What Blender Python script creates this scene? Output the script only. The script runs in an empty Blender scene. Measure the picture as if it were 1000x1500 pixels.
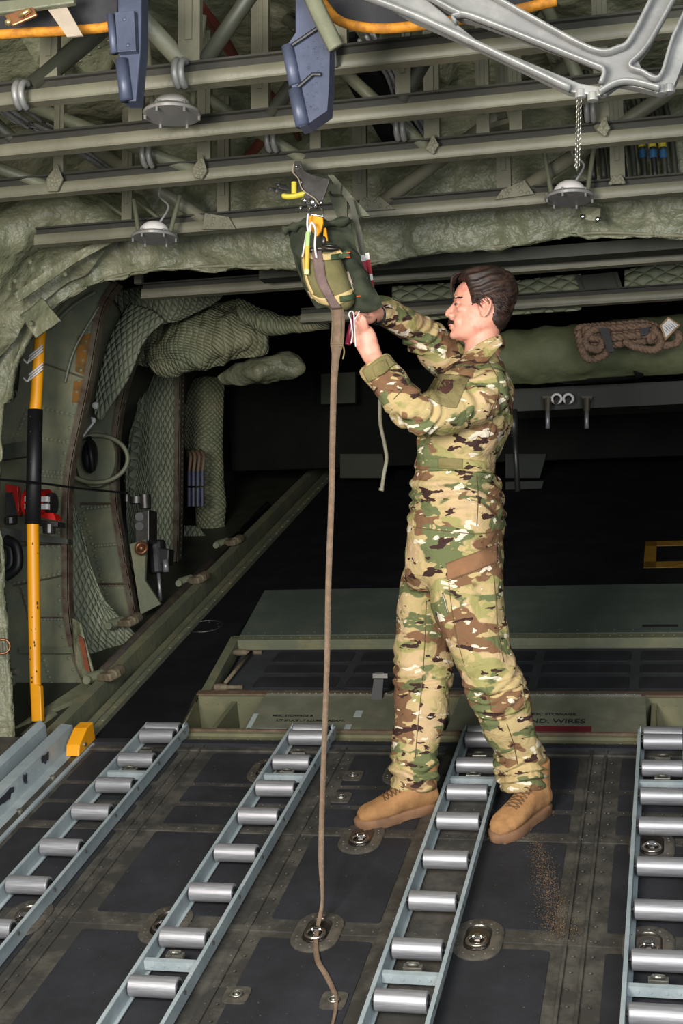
import bpy, bmesh, math, random
import numpy as np
from mathutils import Vector as V, Matrix, noise
from mathutils.bvhtree import BVHTree
random.seed(7)
PI = math.pi
scn = bpy.context.scene
col = scn.collection
# ---------------------------------------------------------------- camera calibration
RW = np.array([[0.97005447, -0.02853101, -0.24120595],
               [0.24281962, 0.09044365, 0.96584604],
               [-0.00574102, -0.99549281, 0.09466316]])
TH = 0.34751219594259325
CZ = 2.2
F = 2029.0
def ray(px, py):
    r = RW @ np.array([px-500., py-750., F]); return V(r)
def A(px, py, Y):
    r = ray(px, py); return V((0, 0, CZ))+r*(Y/r.y)
def ZP(px, py, z):
    r = ray(px, py); return V((0, 0, CZ))+r*((z-CZ)/r.z)
def D(u, v, w=0):
    return V((u, v*math.cos(TH)-w*math.sin(TH), v*math.sin(TH)+w*math.cos(TH)))
def DK(px, py):
    r = ray(px, py); t = -CZ/(r.z-r.y*math.tan(TH)); p = V((0, 0, CZ))+r*t
    return p.x, p.y/math.cos(TH)
def DP(px, py, w=0):
    u, v = DK(px, py); return D(u, v, w)
DM = Matrix.Rotation(TH, 4, 'X')
# ---------------------------------------------------------------- materials
MATS = {}
def newmat(name):
    m = bpy.data.materials.new(name); m.use_nodes = True
    nt = m.node_tree; b = nt.nodes['Principled BSDF']
    return m, nt, b
def N(nt, t, **k):
    n = nt.nodes.new(t)
    for a, b in k.items(): setattr(n, a, b)
    return n
def rgb(r, g, b):
    f = lambda c: (c/255/12.92) if c/255 <= .04045 else ((c/255+.055)/1.055)**2.4
    return (f(r), f(g), f(b), 1)
def paint(name, c, rough=.5, metal=0, var=.25, scale=6, bump=.0, bscale=40, c2=None, t=(.45, .62), spec=.5, stretch=None, bdist=.01):
    if name in MATS: return MATS[name]
    m, nt, b = newmat(name)
    tc = N(nt, 'ShaderNodeTexCoord'); src = tc.outputs['Object']
    if stretch:
        mp = N(nt, 'ShaderNodeMapping'); mp.inputs['Scale'].default_value = stretch
        nt.links.new(src, mp.inputs[0]); src = mp.outputs[0]
    n = N(nt, 'ShaderNodeTexNoise'); n.inputs['Scale'].default_value = scale; n.inputs['Detail'].default_value = 6; n.inputs['Roughness'].default_value = .65
    nt.links.new(src, n.inputs['Vector'])
    r = N(nt, 'ShaderNodeValToRGB')
    r.color_ramp.elements[0].position = t[0] if c2 else .3; r.color_ramp.elements[1].position = t[1] if c2 else .7
    c = rgb(*c); d = rgb(*c2) if c2 else tuple(x*(1+var) for x in c[:3])+(1,)
    r.color_ramp.elements[0].color = c if c2 else tuple(x*(1-var) for x in c[:3])+(1,)
    r.color_ramp.elements[1].color = d
    nt.links.new(n.outputs[0], r.inputs[0]); nt.links.new(r.outputs[0], b.inputs['Base Color'])
    b.inputs['Metallic'].default_value = metal; b.inputs['Specular IOR Level'].default_value = spec
    rr = N(nt, 'ShaderNodeMapRange'); rr.inputs[3].default_value = max(.05, rough-.1); rr.inputs[4].default_value = min(1, rough+.12)
    nt.links.new(n.outputs[0], rr.inputs[0]); nt.links.new(rr.outputs[0], b.inputs['Roughness'])
    if bump:
        n2 = N(nt, 'ShaderNodeTexNoise'); n2.inputs['Scale'].default_value = bscale; n2.inputs['Detail'].default_value = 5
        nt.links.new(src, n2.inputs['Vector'])
        bp = N(nt, 'ShaderNodeBump'); bp.inputs['Strength'].default_value = bump; bp.inputs['Distance'].default_value = bdist
        nt.links.new(n2.outputs[0], bp.inputs['Height']); nt.links.new(bp.outputs[0], b.inputs['Normal'])
    MATS[name] = m; return m
def math_(nt, op, a, b=None):
    n = N(nt, 'ShaderNodeMath', operation=op)
    for i, x in enumerate((a, b)):
        if x is None: continue
        if isinstance(x, (int, float)): n.inputs[i].default_value = x
        else: nt.links.new(x, n.inputs[i])
    return n.outputs[0]
def quilt(name, c, c2, s=.05, asp=1.7, rough=.6, dist=.012):
    m, nt, b = newmat(name)
    uv = N(nt, 'ShaderNodeUVMap'); sp = N(nt, 'ShaderNodeSeparateXYZ')
    ns = N(nt, 'ShaderNodeTexNoise'); ns.inputs['Scale'].default_value = 9; nt.links.new(uv.outputs[0], ns.inputs['Vector'])
    mx = N(nt, 'ShaderNodeVectorMath', operation='MULTIPLY_ADD'); mx.inputs[1].default_value = (.03, .03, 0)
    nt.links.new(ns.outputs['Color'], mx.inputs[0]); nt.links.new(uv.outputs[0], mx.inputs[2]); nt.links.new(mx.outputs[0], sp.inputs[0])
    u = math_(nt, 'MULTIPLY', sp.outputs[0], PI/s); v = math_(nt, 'MULTIPLY', sp.outputs[1], PI/(s*asp))
    a = math_(nt, 'ABSOLUTE', math_(nt, 'SINE', math_(nt, 'ADD', u, v))); d = math_(nt, 'ABSOLUTE', math_(nt, 'SINE', math_(nt, 'SUBTRACT', u, v)))
    h = math_(nt, 'POWER', math_(nt, 'MULTIPLY', a, d), .45)
    n2 = N(nt, 'ShaderNodeTexNoise'); n2.inputs['Scale'].default_value = 28; n2.inputs['Detail'].default_value = 4; nt.links.new(uv.outputs[0], n2.inputs['Vector'])
    hh = math_(nt, 'ADD', h, math_(nt, 'MULTIPLY', n2.outputs[0], .5))
    bp = N(nt, 'ShaderNodeBump'); bp.inputs['Strength'].default_value = 1; bp.inputs['Distance'].default_value = dist
    nt.links.new(hh, bp.inputs['Height']); nt.links.new(bp.outputs[0], b.inputs['Normal'])
    r = N(nt, 'ShaderNodeValToRGB'); r.color_ramp.elements[0].color = rgb(*c); r.color_ramp.elements[1].color = rgb(*c2)
    r.color_ramp.elements[0].position = .35; r.color_ramp.elements[1].position = .65
    n3 = N(nt, 'ShaderNodeTexNoise'); n3.inputs['Scale'].default_value = 4; n3.inputs['Detail'].default_value = 6; nt.links.new(uv.outputs[0], n3.inputs['Vector'])
    nt.links.new(n3.outputs[0], r.inputs[0]); nt.links.new(r.outputs[0], b.inputs['Base Color'])
    b.inputs['Roughness'].default_value = rough
    return m
def camo(name):
    m, nt, b = newmat(name)
    tc = N(nt, 'ShaderNodeTexCoord')
    def layer(scale, off, zs, det=1.6, dist=.35, rough=.5):
        mp = N(nt, 'ShaderNodeMapping'); mp.inputs['Scale'].default_value = (1, 1, zs); mp.inputs['Location'].default_value = off
        mp.inputs['Rotation'].default_value = (0, .12, 0)
        nt.links.new(tc.outputs['Object'], mp.inputs[0])
        n = N(nt, 'ShaderNodeTexNoise'); n.inputs['Scale'].default_value = scale; n.inputs['Detail'].default_value = det
        n.inputs['Distortion'].default_value = dist; n.inputs['Roughness'].default_value = rough
        nt.links.new(mp.outputs[0], n.inputs['Vector']); return n.outputs[0]
    def over(base, c, fac, thr, soft=.012):
        mr = N(nt, 'ShaderNodeMapRange'); mr.inputs[1].default_value = thr; mr.inputs[2].default_value = thr+soft
        nt.links.new(fac, mr.inputs[0])
        mx = N(nt, 'ShaderNodeMix', data_type='RGBA'); nt.links.new(mr.outputs[0], mx.inputs[0])
        if isinstance(base, tuple): mx.inputs[6].default_value = base
        else: nt.links.new(base, mx.inputs[6])
        if isinstance(c, tuple): mx.inputs[7].default_value = c
        else: nt.links.new(c, mx.inputs[7])
        return mx.outputs[2]
    tan = rgb(186, 164, 116); br = rgb(124, 92, 66); gr = rgb(104, 110, 72); dk = rgb(62, 42, 38); cr = rgb(226, 214, 190); ol = rgb(158, 150, 96)
    x = over(tan, rgb(196, 168, 128), layer(7, (1, 3, 2), 1.2), .5, .12)
    x = over(x, ol, layer(8, (9, 1, 5), 1.6), .55, .03)
    x = over(x, br, layer(6.5, (4, 7, 1), 1.7, 2.5), .535, .015)
    x = over(x, gr, layer(7.5, (2, 8, 6), 1.9, 2.5), .55, .02)
    x = over(x, tan, layer(19, (12, 3, 8), 2.2, 2), .63)
    x = over(x, dk, layer(15, (5, 5, 9), 2.3, 3), .605)
    x = over(x, cr, layer(15, (7, 2, 3), 2.1, 3), .622)
    nt.links.new(x, b.inputs['Base Color'])
    b.inputs['Roughness'].default_value = .85; b.inputs['Specular IOR Level'].default_value = .2
    n = N(nt, 'ShaderNodeTexNoise'); n.inputs['Scale'].default_value = 16; n.inputs['Detail'].default_value = 5; n.inputs['Distortion'].default_value = 1.2
    nt.links.new(tc.outputs['Object'], n.inputs['Vector'])
    bp = N(nt, 'ShaderNodeBump'); bp.inputs['Strength'].default_value = .55; bp.inputs['Distance'].default_value = .02
    nt.links.new(n.outputs[0], bp.inputs['Height']); nt.links.new(bp.outputs[0], b.inputs['Normal'])
    return m
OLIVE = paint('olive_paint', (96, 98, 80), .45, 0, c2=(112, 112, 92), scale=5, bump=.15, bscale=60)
BEAM = paint('beam_paint', (98, 96, 80), .5, .0, c2=(112, 110, 92), scale=3, bump=.1, bscale=80)
FITM = paint('fitting_metal', (84, 80, 74), .42, .35, c2=(104, 98, 88), scale=30)
CHAN_SHADE = paint('channel_shade', (42, 41, 34), .7, 0, scale=5)  # shade of the recessed beam web, put into the colour
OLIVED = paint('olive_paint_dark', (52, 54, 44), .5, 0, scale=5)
PANEL = paint('frame_green', (106, 110, 90), .5, 0, c2=(126, 124, 96), scale=4, bump=.2, bscale=30)
PANELY = paint('frame_yellowgreen', (104, 104, 80), .5, 0, c2=(124, 120, 92), scale=4)
FLANGE = paint('flange', (96, 88, 74), .45, .1, c2=(70, 52, 42), scale=9)
CLOTH = paint('vinyl_cloth', (104, 107, 84), .45, 0, c2=(128, 127, 102), scale=4, bump=1, bscale=7, bdist=.06, spec=.5)
CLOTHD = paint('vinyl_cloth_ceiling', (116, 118, 94), .5, 0, c2=(138, 136, 110), scale=3, bump=.9, bscale=6, bdist=.06)
QUILT = quilt('quilted_cloth', (122, 130, 108), (144, 148, 124), .034, 1.9)
QUILTB = quilt('quilted_cloth_wide', (132, 140, 112), (152, 154, 124), .10, .55, dist=.015)
QUILTW = quilt('quilted_cloth_bundle', (116, 122, 96), (140, 138, 108), .03, 1.2, dist=.008)
DECKM = paint('deck_metal', (68, 66, 62), .5, .3, c2=(94, 91, 84), scale=9, bump=.2, bscale=120, bdist=.003)
BLACK = paint('nonslip_black', (28, 29, 33), .72, 0, c2=(42, 43, 49), scale=5, bump=.5, bscale=500, t=(.4, .75), bdist=.002)
BLACKD = paint('black_walkway', (12, 13, 16), .85, 0, spec=.2, c2=(20, 21, 25), scale=4, bump=.4, bscale=300, bdist=.002)
RAIL = paint('rail_bluegrey', (146, 158, 162), .42, .1, c2=(164, 174, 176), scale=6, bump=.1)
STEEL = paint('roller_steel', (150, 150, 154), .46, .6, c2=(172, 172, 176), scale=30, stretch=(.3, 6, 6))
STEELD = paint('dark_steel', (84, 82, 80), .4, .8, scale=20)
CHROME = paint('bright_steel', (205, 205, 208), .22, 1, scale=20, var=.08)
BOLT = paint('bolt_steel', (150, 148, 138), .35, .8, scale=20)
RUBBER = paint('black_rubber', (20, 20, 22), .5, 0)
YELLOW = paint('yellow_paint', (226, 150, 16), .42, 0, c2=(236, 160, 20), scale=8, t=(.3, .5))
YEL2 = paint('yellow_plastic', (206, 188, 62), .5, 0, var=.05)
ORANGE = paint('orange_trim', (196, 128, 28), .7, 0, c2=(160, 102, 26), scale=40)
RED = paint('red_paint', (186, 26, 20), .4, 0, var=.1)
REDD = paint('red_label', (96, 22, 30), .6, 0, var=.1)
WHITE = paint('white_paint', (222, 218, 214), .5, 0, var=.04)
GLASSY = paint('lamp_glass', (122, 120, 116), .35, 0, var=.06)
BLUEG = paint('slate_blue_paint', (58, 64, 82), .45, .1, c2=(70, 76, 96), scale=5)
ALU = paint('aluminium_casting', (122, 122, 120), .45, .3, c2=(142, 142, 138), scale=7, bump=.1)
WEB = paint('brown_webbing', (112, 92, 74), .85, 0, c2=(128, 106, 86), scale=40, bump=.6, bscale=250, bdist=.003)
WEBP = paint('mauve_webbing', (106, 88, 84), .85, 0, c2=(122, 102, 96), scale=30, bump=.6, bscale=250, bdist=.003)
CANVAS = paint('green_canvas', (44, 50, 36), .85, 0, c2=(56, 62, 44), scale=12, bump=.5, bscale=14, bdist=.02)
TANC = paint('olive_canvas', (104, 98, 62), .9, 0, c2=(114, 107, 68), scale=20, bump=.5, bscale=120, bdist=.003)
SAND = paint('sand_trim', (196, 172, 118), .85, 0, var=.1, scale=20)
TABG = paint('green_tab', (56, 74, 46), .8, 0, var=.12, scale=20)
KHAKI = paint('khaki_strap', (150, 138, 122), .85, 0, var=.1, scale=20, bump=.4, bscale=200, bdist=.003)
SKIN = paint('skin', (224, 162, 138), .5, 0, c2=(212, 128, 112), scale=26, bump=.12, bscale=160, bdist=.002, t=(.5, .72))
for m_ in (SKIN,):
    b_ = m_.node_tree.nodes['Principled BSDF']; b_.inputs['Subsurface Weight'].default_value = .12; b_.inputs['Subsurface Radius'].default_value = (.02, .008, .004); b_.inputs['Subsurface Scale'].default_value = .5
HAIR = paint('brown_hair', (40, 27, 21), .55, 0, c2=(66, 44, 33), scale=60, bump=.6, bscale=90, stretch=(.25, .6, 1), bdist=.004)
SUEDE = paint('tan_suede', (152, 110, 68), .85, 0, c2=(172, 127, 82), scale=12, bump=.4, bscale=120, bdist=.003)
SOLE = paint('boot_sole', (134, 98, 70), .75, 0, c2=(112, 84, 62), scale=10)
CAMO = camo('camouflage')
CAMO2 = paint('camouflage_plain', (128, 116, 74), .9, 0, c2=(112, 104, 62), scale=14, bump=.5, bscale=60)
PATCH = paint('brown_patch', (84, 48, 40), .85, 0, c2=(60, 36, 32), scale=60)
ROPE = paint('rope', (136, 110, 90), .9, 0, c2=(100, 80, 66), scale=60)
PLATE = paint('plate_green', (82, 92, 84), .5, 0, c2=(92, 100, 90), scale=4, bump=.1)
PLATEO = paint('plate_olive', (96, 98, 82), .55, 0, c2=(108, 108, 92), scale=10)
MAROON = paint('maroon_tube', (104, 20, 42), .35, 0, var=.1)
RUST = paint('amber_stain', (122, 82, 22), .55, 0, c2=(84, 66, 32), scale=18)
REDHOSE = paint('red_hose', (92, 34, 24), .5, 0, var=.3, scale=30)
SILVERC = paint('silver_cable', (160, 160, 162), .4, .4, var=.4, scale=40)
DIRT = paint('sand_dust', (142, 112, 78), .95, 0, var=.2, scale=60)
GLOW = paint('chem_light', (190, 200, 110), .4, 0, c2=(200, 180, 70), scale=8)
INK = paint('black_ink', (26, 26, 24), .8, 0)
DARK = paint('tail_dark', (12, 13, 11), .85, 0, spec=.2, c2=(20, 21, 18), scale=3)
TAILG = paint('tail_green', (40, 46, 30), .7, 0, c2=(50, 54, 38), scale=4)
PINKT = paint('worn_metal', (104, 92, 76), .7, .2, c2=(128, 116, 92), scale=20)
# ---------------------------------------------------------------- geometry helpers
def new(): return bmesh.new()
def wm(o):
    m = o.matrix_basis.copy()
    while o.parent: o = o.parent; m = o.matrix_basis @ m
    return m
def smooth(me, flag=True):
    me.polygons.foreach_set('use_smooth', [flag]*len(me.polygons))
def emit(bm, name, mat, parent=None, local=False, sm=False, ang=None, bevel=0, keep=False):
    if parent is not None:
        if not local: bmesh.ops.transform(bm, matrix=wm(parent).inverted(), verts=bm.verts)
        loc = None
    elif keep: loc = None
    else:
        xs = [v.co for v in bm.verts]
        mn = V((min(c.x for c in xs), min(c.y for c in xs), min(c.z for c in xs))); mxx = V((max(c.x for c in xs), max(c.y for c in xs), max(c.z for c in xs)))
        loc = V(((mn.x+mxx.x)/2, (mn.y+mxx.y)/2, mn.z)); bmesh.ops.translate(bm, vec=-loc, verts=bm.verts)
    bmesh.ops.recalc_face_normals(bm, faces=bm.faces)
    me = bpy.data.meshes.new(name); bm.to_mesh(me); bm.free()
    if isinstance(mat, (list, tuple)):
        for m in mat: me.materials.append(m)
    else: me.materials.append(mat)
    if sm: smooth(me)
    o = bpy.data.objects.new(name, me); col.objects.link(o)
    if parent is not None: o.parent = parent
    if loc is not None: o.location = loc
    if ang:
        for p in me.polygons: p.use_smooth = True
        try: me.set_sharp_from_angle(angle=ang)
        except Exception: pass
    if bevel:
        md = o.modifiers.new('b', 'BEVEL'); md.width = bevel; md.segments = 2; md.limit_method = 'ANGLE'
    return o
def tag(o, label, cat, group=None):
    o['label'] = label; o['category'] = cat
    if group: o['group'] = group
    return o
def struct(o): o['kind'] = 'structure'; return o
def root(name, loc, label, cat, group=None, rot=None):
    o = bpy.data.objects.new(name, None); col.objects.link(o); o.location = loc; o.empty_display_size = .1
    if rot is not None: o.rotation_euler = rot
    o.matrix_basis = Matrix.Translation(V(loc)) @ (Matrix.Rotation(rot[2], 4, 'Z') @ Matrix.Rotation(rot[1], 4, 'Y') @ Matrix.Rotation(rot[0], 4, 'X') if rot is not None else Matrix())
    return tag(o, label, cat, group)
def box(bm, c, s, M=None, mi=0):
    c = V(c); vs = []
    for x in (-.5, .5):
        for y in (-.5, .5):
            for z in (-.5, .5):
                p = V((x*s[0], y*s[1], z*s[2]))
                if M is not None: p = M @ p
                vs.append(bm.verts.new(c+p))
    for f in ((0, 1, 3, 2), (4, 6, 7, 5), (0, 4, 5, 1), (2, 3, 7, 6), (0, 2, 6, 4), (1, 5, 7, 3)):
        bm.faces.new([vs[i] for i in f]).material_index = mi
def frame(d, hint=V((0, 1, 0))):
    d = V(d).normalized()
    if abs(d.dot(hint)) > .97: hint = V((1, 0, 0)) if abs(d.x) < .9 else V((0, 0, 1))
    a = d.cross(hint).normalized(); return a, a.cross(d).normalized()*-1
def tube(bm, pts, r, n=8, closed=False, r2=None, hint=V((0, 1, 0)), cap=True, mi=0):
    pts = [V(p) for p in pts]; L = len(pts); rings = []
    for i, p in enumerate(pts):
        a = pts[(i-1) % L] if (closed or i > 0) else pts[0]; c = pts[(i+1) % L] if (closed or i < L-1) else pts[-1]
        d = (c-a)
        if d.length < 1e-9: d = V((0, 0, 1))
        e1, e2 = frame(d, hint)
        ra = r[i] if isinstance(r, (list, tuple)) else r
        rb = (r2[i] if isinstance(r2, (list, tuple)) else r2) if r2 is not None else ra
        rings.append([bm.verts.new(p+e1*ra*math.cos(2*PI*k/n)+e2*rb*math.sin(2*PI*k/n)) for k in range(n)])
    for i in range(L if closed else L-1):
        A_, B_ = rings[i], rings[(i+1) % L]
        for k in range(n):
            bm.faces.new([A_[k], A_[(k+1) % n], B_[(k+1) % n], B_[k]]).material_index = mi
    if not closed and cap:
        bm.faces.new(rings[0][::-1]).material_index = mi; bm.faces.new(rings[-1]).material_index = mi
    return rings
def cyl(bm, a, b, r, n=16, r1=None, mi=0): tube(bm, [a, b], [r, r if r1 is None else r1], n, mi=mi)
def prism(bm, pts, vec, mi=0):
    vec = V(vec); a = [bm.verts.new(V(p)) for p in pts]; b = [bm.verts.new(V(p)+vec) for p in pts]
    n = len(pts)
    bm.faces.new(a).material_index = mi; bm.faces.new(b[::-1]).material_index = mi
    for i in range(n): bm.faces.new([a[i], b[i], b[(i+1) % n], a[(i+1) % n]]).material_index = mi
def torus(bm, c, nrm, R_, r, n=24, m=8, arc=2*PI, sx=1, start=0, hint=V((0, 1, 0))):
    e1, e2 = frame(nrm, hint); k = n if arc >= 2*PI-.01 else n+1
    pts = [V(c)+e1*R_*sx*math.cos(start+arc*i/n)+e2*R_*math.sin(start+arc*i/n) for i in range(k)]
    tube(bm, pts, r, m, closed=arc >= 2*PI-.01, hint=V(nrm).normalized())
def dome(bm, c, nrm, r, h=.5, n=6, m=3):
    e1, e2 = frame(nrm); nrm = V(nrm).normalized(); prev = None
    for j in range(m):
        t = j/m*PI/2; rr = r*math.cos(t); z = r*h*math.sin(t)
        ring = [bm.verts.new(V(c)+nrm*z+e1*rr*math.cos(2*PI*k/n)+e2*rr*math.sin(2*PI*k/n)) for k in range(n)]
        if prev:
            for k in range(n): bm.faces.new([prev[k], prev[(k+1) % n], ring[(k+1) % n], ring[k]])
        prev = ring
    bm.faces.new(prev)
def ball(bm, c, r, M=None, n=12):
    res = bmesh.ops.create_icosphere(bm, subdivisions=3 if n > 8 else 2, radius=1)
    for v in res['verts']:
        p = V((v.co.x*r[0], v.co.y*r[1], v.co.z*r[2]))
        v.co = V(c)+(M @ p if M is not None else p)
def crom(P_, t):
    n = len(P_)-1; i = min(int(t*n), n-1); f = t*n-i
    p0 = P_[max(i-1, 0)]; p1 = P_[i]; p2 = P_[i+1]; p3 = P_[min(i+2, n)]
    return .5*((2*p1)+(p2-p0)*f+(2*p0-5*p1+4*p2-p3)*f*f+(3*p1-p0-3*p2+p3)*f**3)
def spl(P_, n): P_ = [V(p) for p in P_]; return [crom(P_, i/(n-1)) for i in range(n)]
def patch(name, rows, mat, nu=40, nv=20, thick=.01, parent=None, disp=None, bulge=0, smoothrows=True, kind=None):
    """rows: control polylines; a gridded sheet through them with UV in metres."""
    R_ = [spl(r, nu) for r in rows]
    grid = [[None]*nu for _ in range(nv)]
    for i in range(nu):
        colp = [r[i] for r in R_]
        for j in range(nv):
            t = j/(nv-1)
            grid[j][i] = crom(colp, t) if (smoothrows and len(colp) > 2) else colp[min(int(t*(len(colp)-1)), len(colp)-2)].lerp(colp[min(int(t*(len(colp)-1)), len(colp)-2)+1], t*(len(colp)-1)-min(int(t*(len(colp)-1)), len(colp)-2))
    nr = [[None]*nu for _ in range(nv)]
    for j in range(nv):
        for i in range(nu):
            a = grid[j][min(i+1, nu-1)]-grid[j][max(i-1, 0)]; b = grid[min(j+1, nv-1)][i]-grid[max(j-1, 0)][i]
            n = a.cross(b); n = n.normalized() if n.length > 1e-9 else V((0, -1, 0))
            if n.y > 0: n = -n
            nr[j][i] = n
    bm = new(); uvl = bm.loops.layers.uv.new('UVMap'); vs = []; uvs = {}
    du = [0]*nv
    for j in range(nv):
        acc = 0; row = []
        for i in range(nu):
            p = grid[j][i]
            if i: acc += (p-grid[j][i-1]).length
            vacc = 0 if j == 0 else uvs[(j-1, i)][1]+(p-grid[j-1][i]).length
            uvs[(j, i)] = (acc, vacc)
            d = 0
            if disp: d += disp(p, i/(nu-1), j/(nv-1))
            if bulge: d += bulge*(math.sin(PI*i/(nu-1))*math.sin(PI*j/(nv-1)))**.5 if 0 < i < nu-1 and 0 < j < nv-1 else 0
            row.append(bm.verts.new(p+nr[j][i]*d))
        vs.append(row)
    for j in range(nv-1):
        for i in range(nu-1):
            f = bm.faces.new([vs[j][i], vs[j][i+1], vs[j+1][i+1], vs[j+1][i]]); f.smooth = True
            for l, k in zip(f.loops, ((j, i), (j, i+1), (j+1, i+1), (j+1, i))): l[uvl].uv = uvs[k]
    o = emit(bm, name, mat, parent, keep=(kind == 'keep'))
    if thick:
        s = o.modifiers.new('s', 'SOLIDIFY'); s.thickness = thick; s.offset = 0
    return o
def wr(a, s=4, ridge=True, st=(1, 1, 1)):
    def f(p, u, v):
        q = V((p.x*s*st[0], p.y*s*st[1], p.z*s*st[2]))
        n = noise.noise(q)+.5*noise.noise(q*2.1)
        if ridge: n = n*.6+(.5-abs(noise.noise(q*1.3+V((5, 2, 1)))))*.8+(.5-abs(noise.noise(q*3+V((1, 9, 1)))))*.35
        return n*a
    return f
# ================================================================ SETTING: sloping deck
def deckbox(bm, u0, u1, v0, v1, w0, w1, mi=0):
    M = DM.to_3x3(); box(bm, D((u0+u1)/2, (v0+v1)/2, (w0+w1)/2), (u1-u0, v1-v0, w1-w0), M, mi)
def rrect(u0, u1, v0, v1, r, w, k=4):
    pts = []
    for cx, cy, a in ((u1-r, v1-r, 0), (u0+r, v1-r, PI/2), (u0+r, v0+r, PI), (u1-r, v0+r, 1.5*PI)):
        for i in range(k+1): t = a+PI/2*i/k; pts.append(D(cx+r*math.cos(t), cy+r*math.sin(t), w))
    return pts
UP = D(0, 0, 1)
bm = new(); deckbox(bm, -2.75, 1.6, 2.4, 5.40, -.06, 0)
floor = struct(emit(bm, 'floor', DECKM))
rows = [(5.02, 5.27), (4.87, 4.99), (4.71, 4.84), (4.15, 4.65), (3.56, 4.05), (3.0, 3.5)]
cols_ = [(-2.22, -1.87), (-1.73, -1.30), (-1.19, -.87), (-.64, -.385), (-.24, .14), (.3, .7), (.8, 1.3)]
bm = new()
for u0, u1 in cols_:
    for v0, v1 in rows: prism(bm, rrect(u0, u1, v0, v1, .012, .0005), UP*.0022)
o = emit(bm, 'nonslip_pad', BLACK, floor)
bm = new()                                        # raised seams along and across the deck
for u0, u1, h in ((-1.80, -1.79, .006), (-1.845, -1.835, .006), (-1.255, -1.235, .006), (-.862, -.80, .006), (-.35, -.342, .008), (-.30, -.292, .008), (-2.29, -2.255, .01), (.2, .21, .006), (.24, .25, .006)):
    deckbox(bm, u0, u1, 2.5, 5.36, 0, h)
for v in (4.105, 4.68): deckbox(bm, -2.25, 1.5, v-.022, v+.004, 0, .003)
deckbox(bm, -2.25, 1.5, 5.29, 5.31, 0, .006)
random.seed(3)
for u in (-1.82, -1.245, -1.21, -.83, -.325, -.27, -2.27):
    v = 2.9
    while v < 5.3: dome(bm, D(u+random.uniform(-.004, .004), v, .006), UP, .0045); v += .075
for v in (4.097, 4.67, 4.85, 5.0, 5.3):
    u = -2.2
    while u < 1.0: dome(bm, D(u, v+.008, .003), UP, .004); u += .06
emit(bm, 'seam_strip', DECKM, floor)
# dusty scuff beside the near boot
bm = new()
random.seed(5)
for i in range(2000):
    t = random.random()**.8; px = 783+t*42+random.gauss(0, 5+12*t); py = 1225+t*150+random.gauss(0, 6)
    p = DP(px, py, .003); s = random.uniform(.0004, .0011)
    prism(bm, [p+DM.to_3x3() @ V((s*math.cos(a+i), s*1.5*math.sin(a+i), 0)) for a in (0, 2, 4)], UP*.0006)
for i in range(400):
    p = D(random.uniform(-2, .2), random.uniform(3.3, 5.2), .003); s = random.uniform(.0006, .0013)
    prism(bm, [p+DM.to_3x3() @ V((s*math.cos(a+i), s*math.sin(a+i), 0)) for a in (0, 2, 4)], UP*.0006)
dd = emit(bm, 'sand_dust', DIRT); tag(dd, 'pale sandy dust scattered on the black deck below the near boot', 'dust'); dd['kind'] = 'stuff'

# ---------- hinge sill and ramp bays beyond v = 5.4
bm = new(); deckbox(bm, -2.30, 1.6, 5.335, 5.365, .0, .012)
struct(emit(bm, 'trim_1', BLACK))
bm = new(); deckbox(bm, -1.94, 1.6, 5.40, 5.47, -.10, -.012); deckbox(bm, -1.94, 1.6, 5.455, 5.475, -.012, .0)
for i in range(60): dome(bm, D(-1.9+i*.05, 5.43, -.012), UP, .005)
struct(emit(bm, 'trim_2', PANELY))
bm = new(); deckbox(bm, -2.02, 1.6, 5.47, 5.84, -.16, -.15)     # bay floor
deckbox(bm, -2.0, 1.6, 5.83, 5.85, -.16, .0); prism(bm, [D(-1.93, 5.47, -.15), D(-1.99, 5.84, -.15), D(-1.99, 5.84, 0), D(-1.93, 5.47, 0)], (-.015, 0, 0))
for u in (-1.83, -1.08, -.96, -.14, .1, .8): deckbox(bm, u-.01, u+.01, 5.47, 5.84, -.15, -.02)
for i in range(70): dome(bm, D(-1.95+i*.045, 5.829, -.03), D(0, -1, 0), .004)
struct(emit(bm, 'trim_3', PANELY))
bm = new(); deckbox(bm, -2.0, 1.6, 5.845, 5.885, -.02, .006); deckbox(bm, -1.95, 1.6, 5.475, 5.487, -.01, .008)
struct(emit(bm, 'trim_4', paint('edge_brown', (104, 84, 70), .5, .2, c2=(120, 104, 84), scale=20)))
# black bay: frames + dark boards
bm = new(); deckbox(bm, -2.08, 1.6, 5.88, 6.50, -.07, -.06); struct(emit(bm, 'trim_5', BLACKD))
bm = new()
prism(bm, [D(-1.99, 5.88, -.06), D(-2.07, 6.55, -.06), D(-2.03, 6.55, -.06), D(-1.95, 5.88, -.06)], UP*.066)
deckbox(bm, -2.06, 1.6, 6.50, 6.56, -.08, .006)
for i in range(80): dome(bm, D(-2.0+i*.045, 6.53, .006), UP, .004)
struct(emit(bm, 'trim_6', PANEL))
bm = new()
prism(bm, [D(-1.93, 5.92, -.05), D(-1.97, 6.44, -.05), D(1.55, 6.44, -.05), D(1.55, 5.92, -.05)], UP*.03)
struct(emit(bm, 'trim_7', paint('grey_board', (54, 56, 58), .6, 0, scale=6)))
bm = new()
for i in range(9):
    u = -1.80+i*.40
    for v0, v1 in ((5.97, 6.10), (6.14, 6.24), (6.28, 6.40)):
        prism(bm, rrect(u, u+.36, v0, v1, .02, -.0195), UP*.003)
struct(emit(bm, 'trim_8', BLACK))
bm = new()
for py in (1003, 952):
    a = DP(322 if py > 980 else 352, py, -.012); ball(bm, a, (.045, .014, .016)); cyl(bm, a, a+V((.10, 0, 0)), .01)
tube(bm, [DP(330, 1000, 0), DP(368, 955, 0)], .008)
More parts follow.
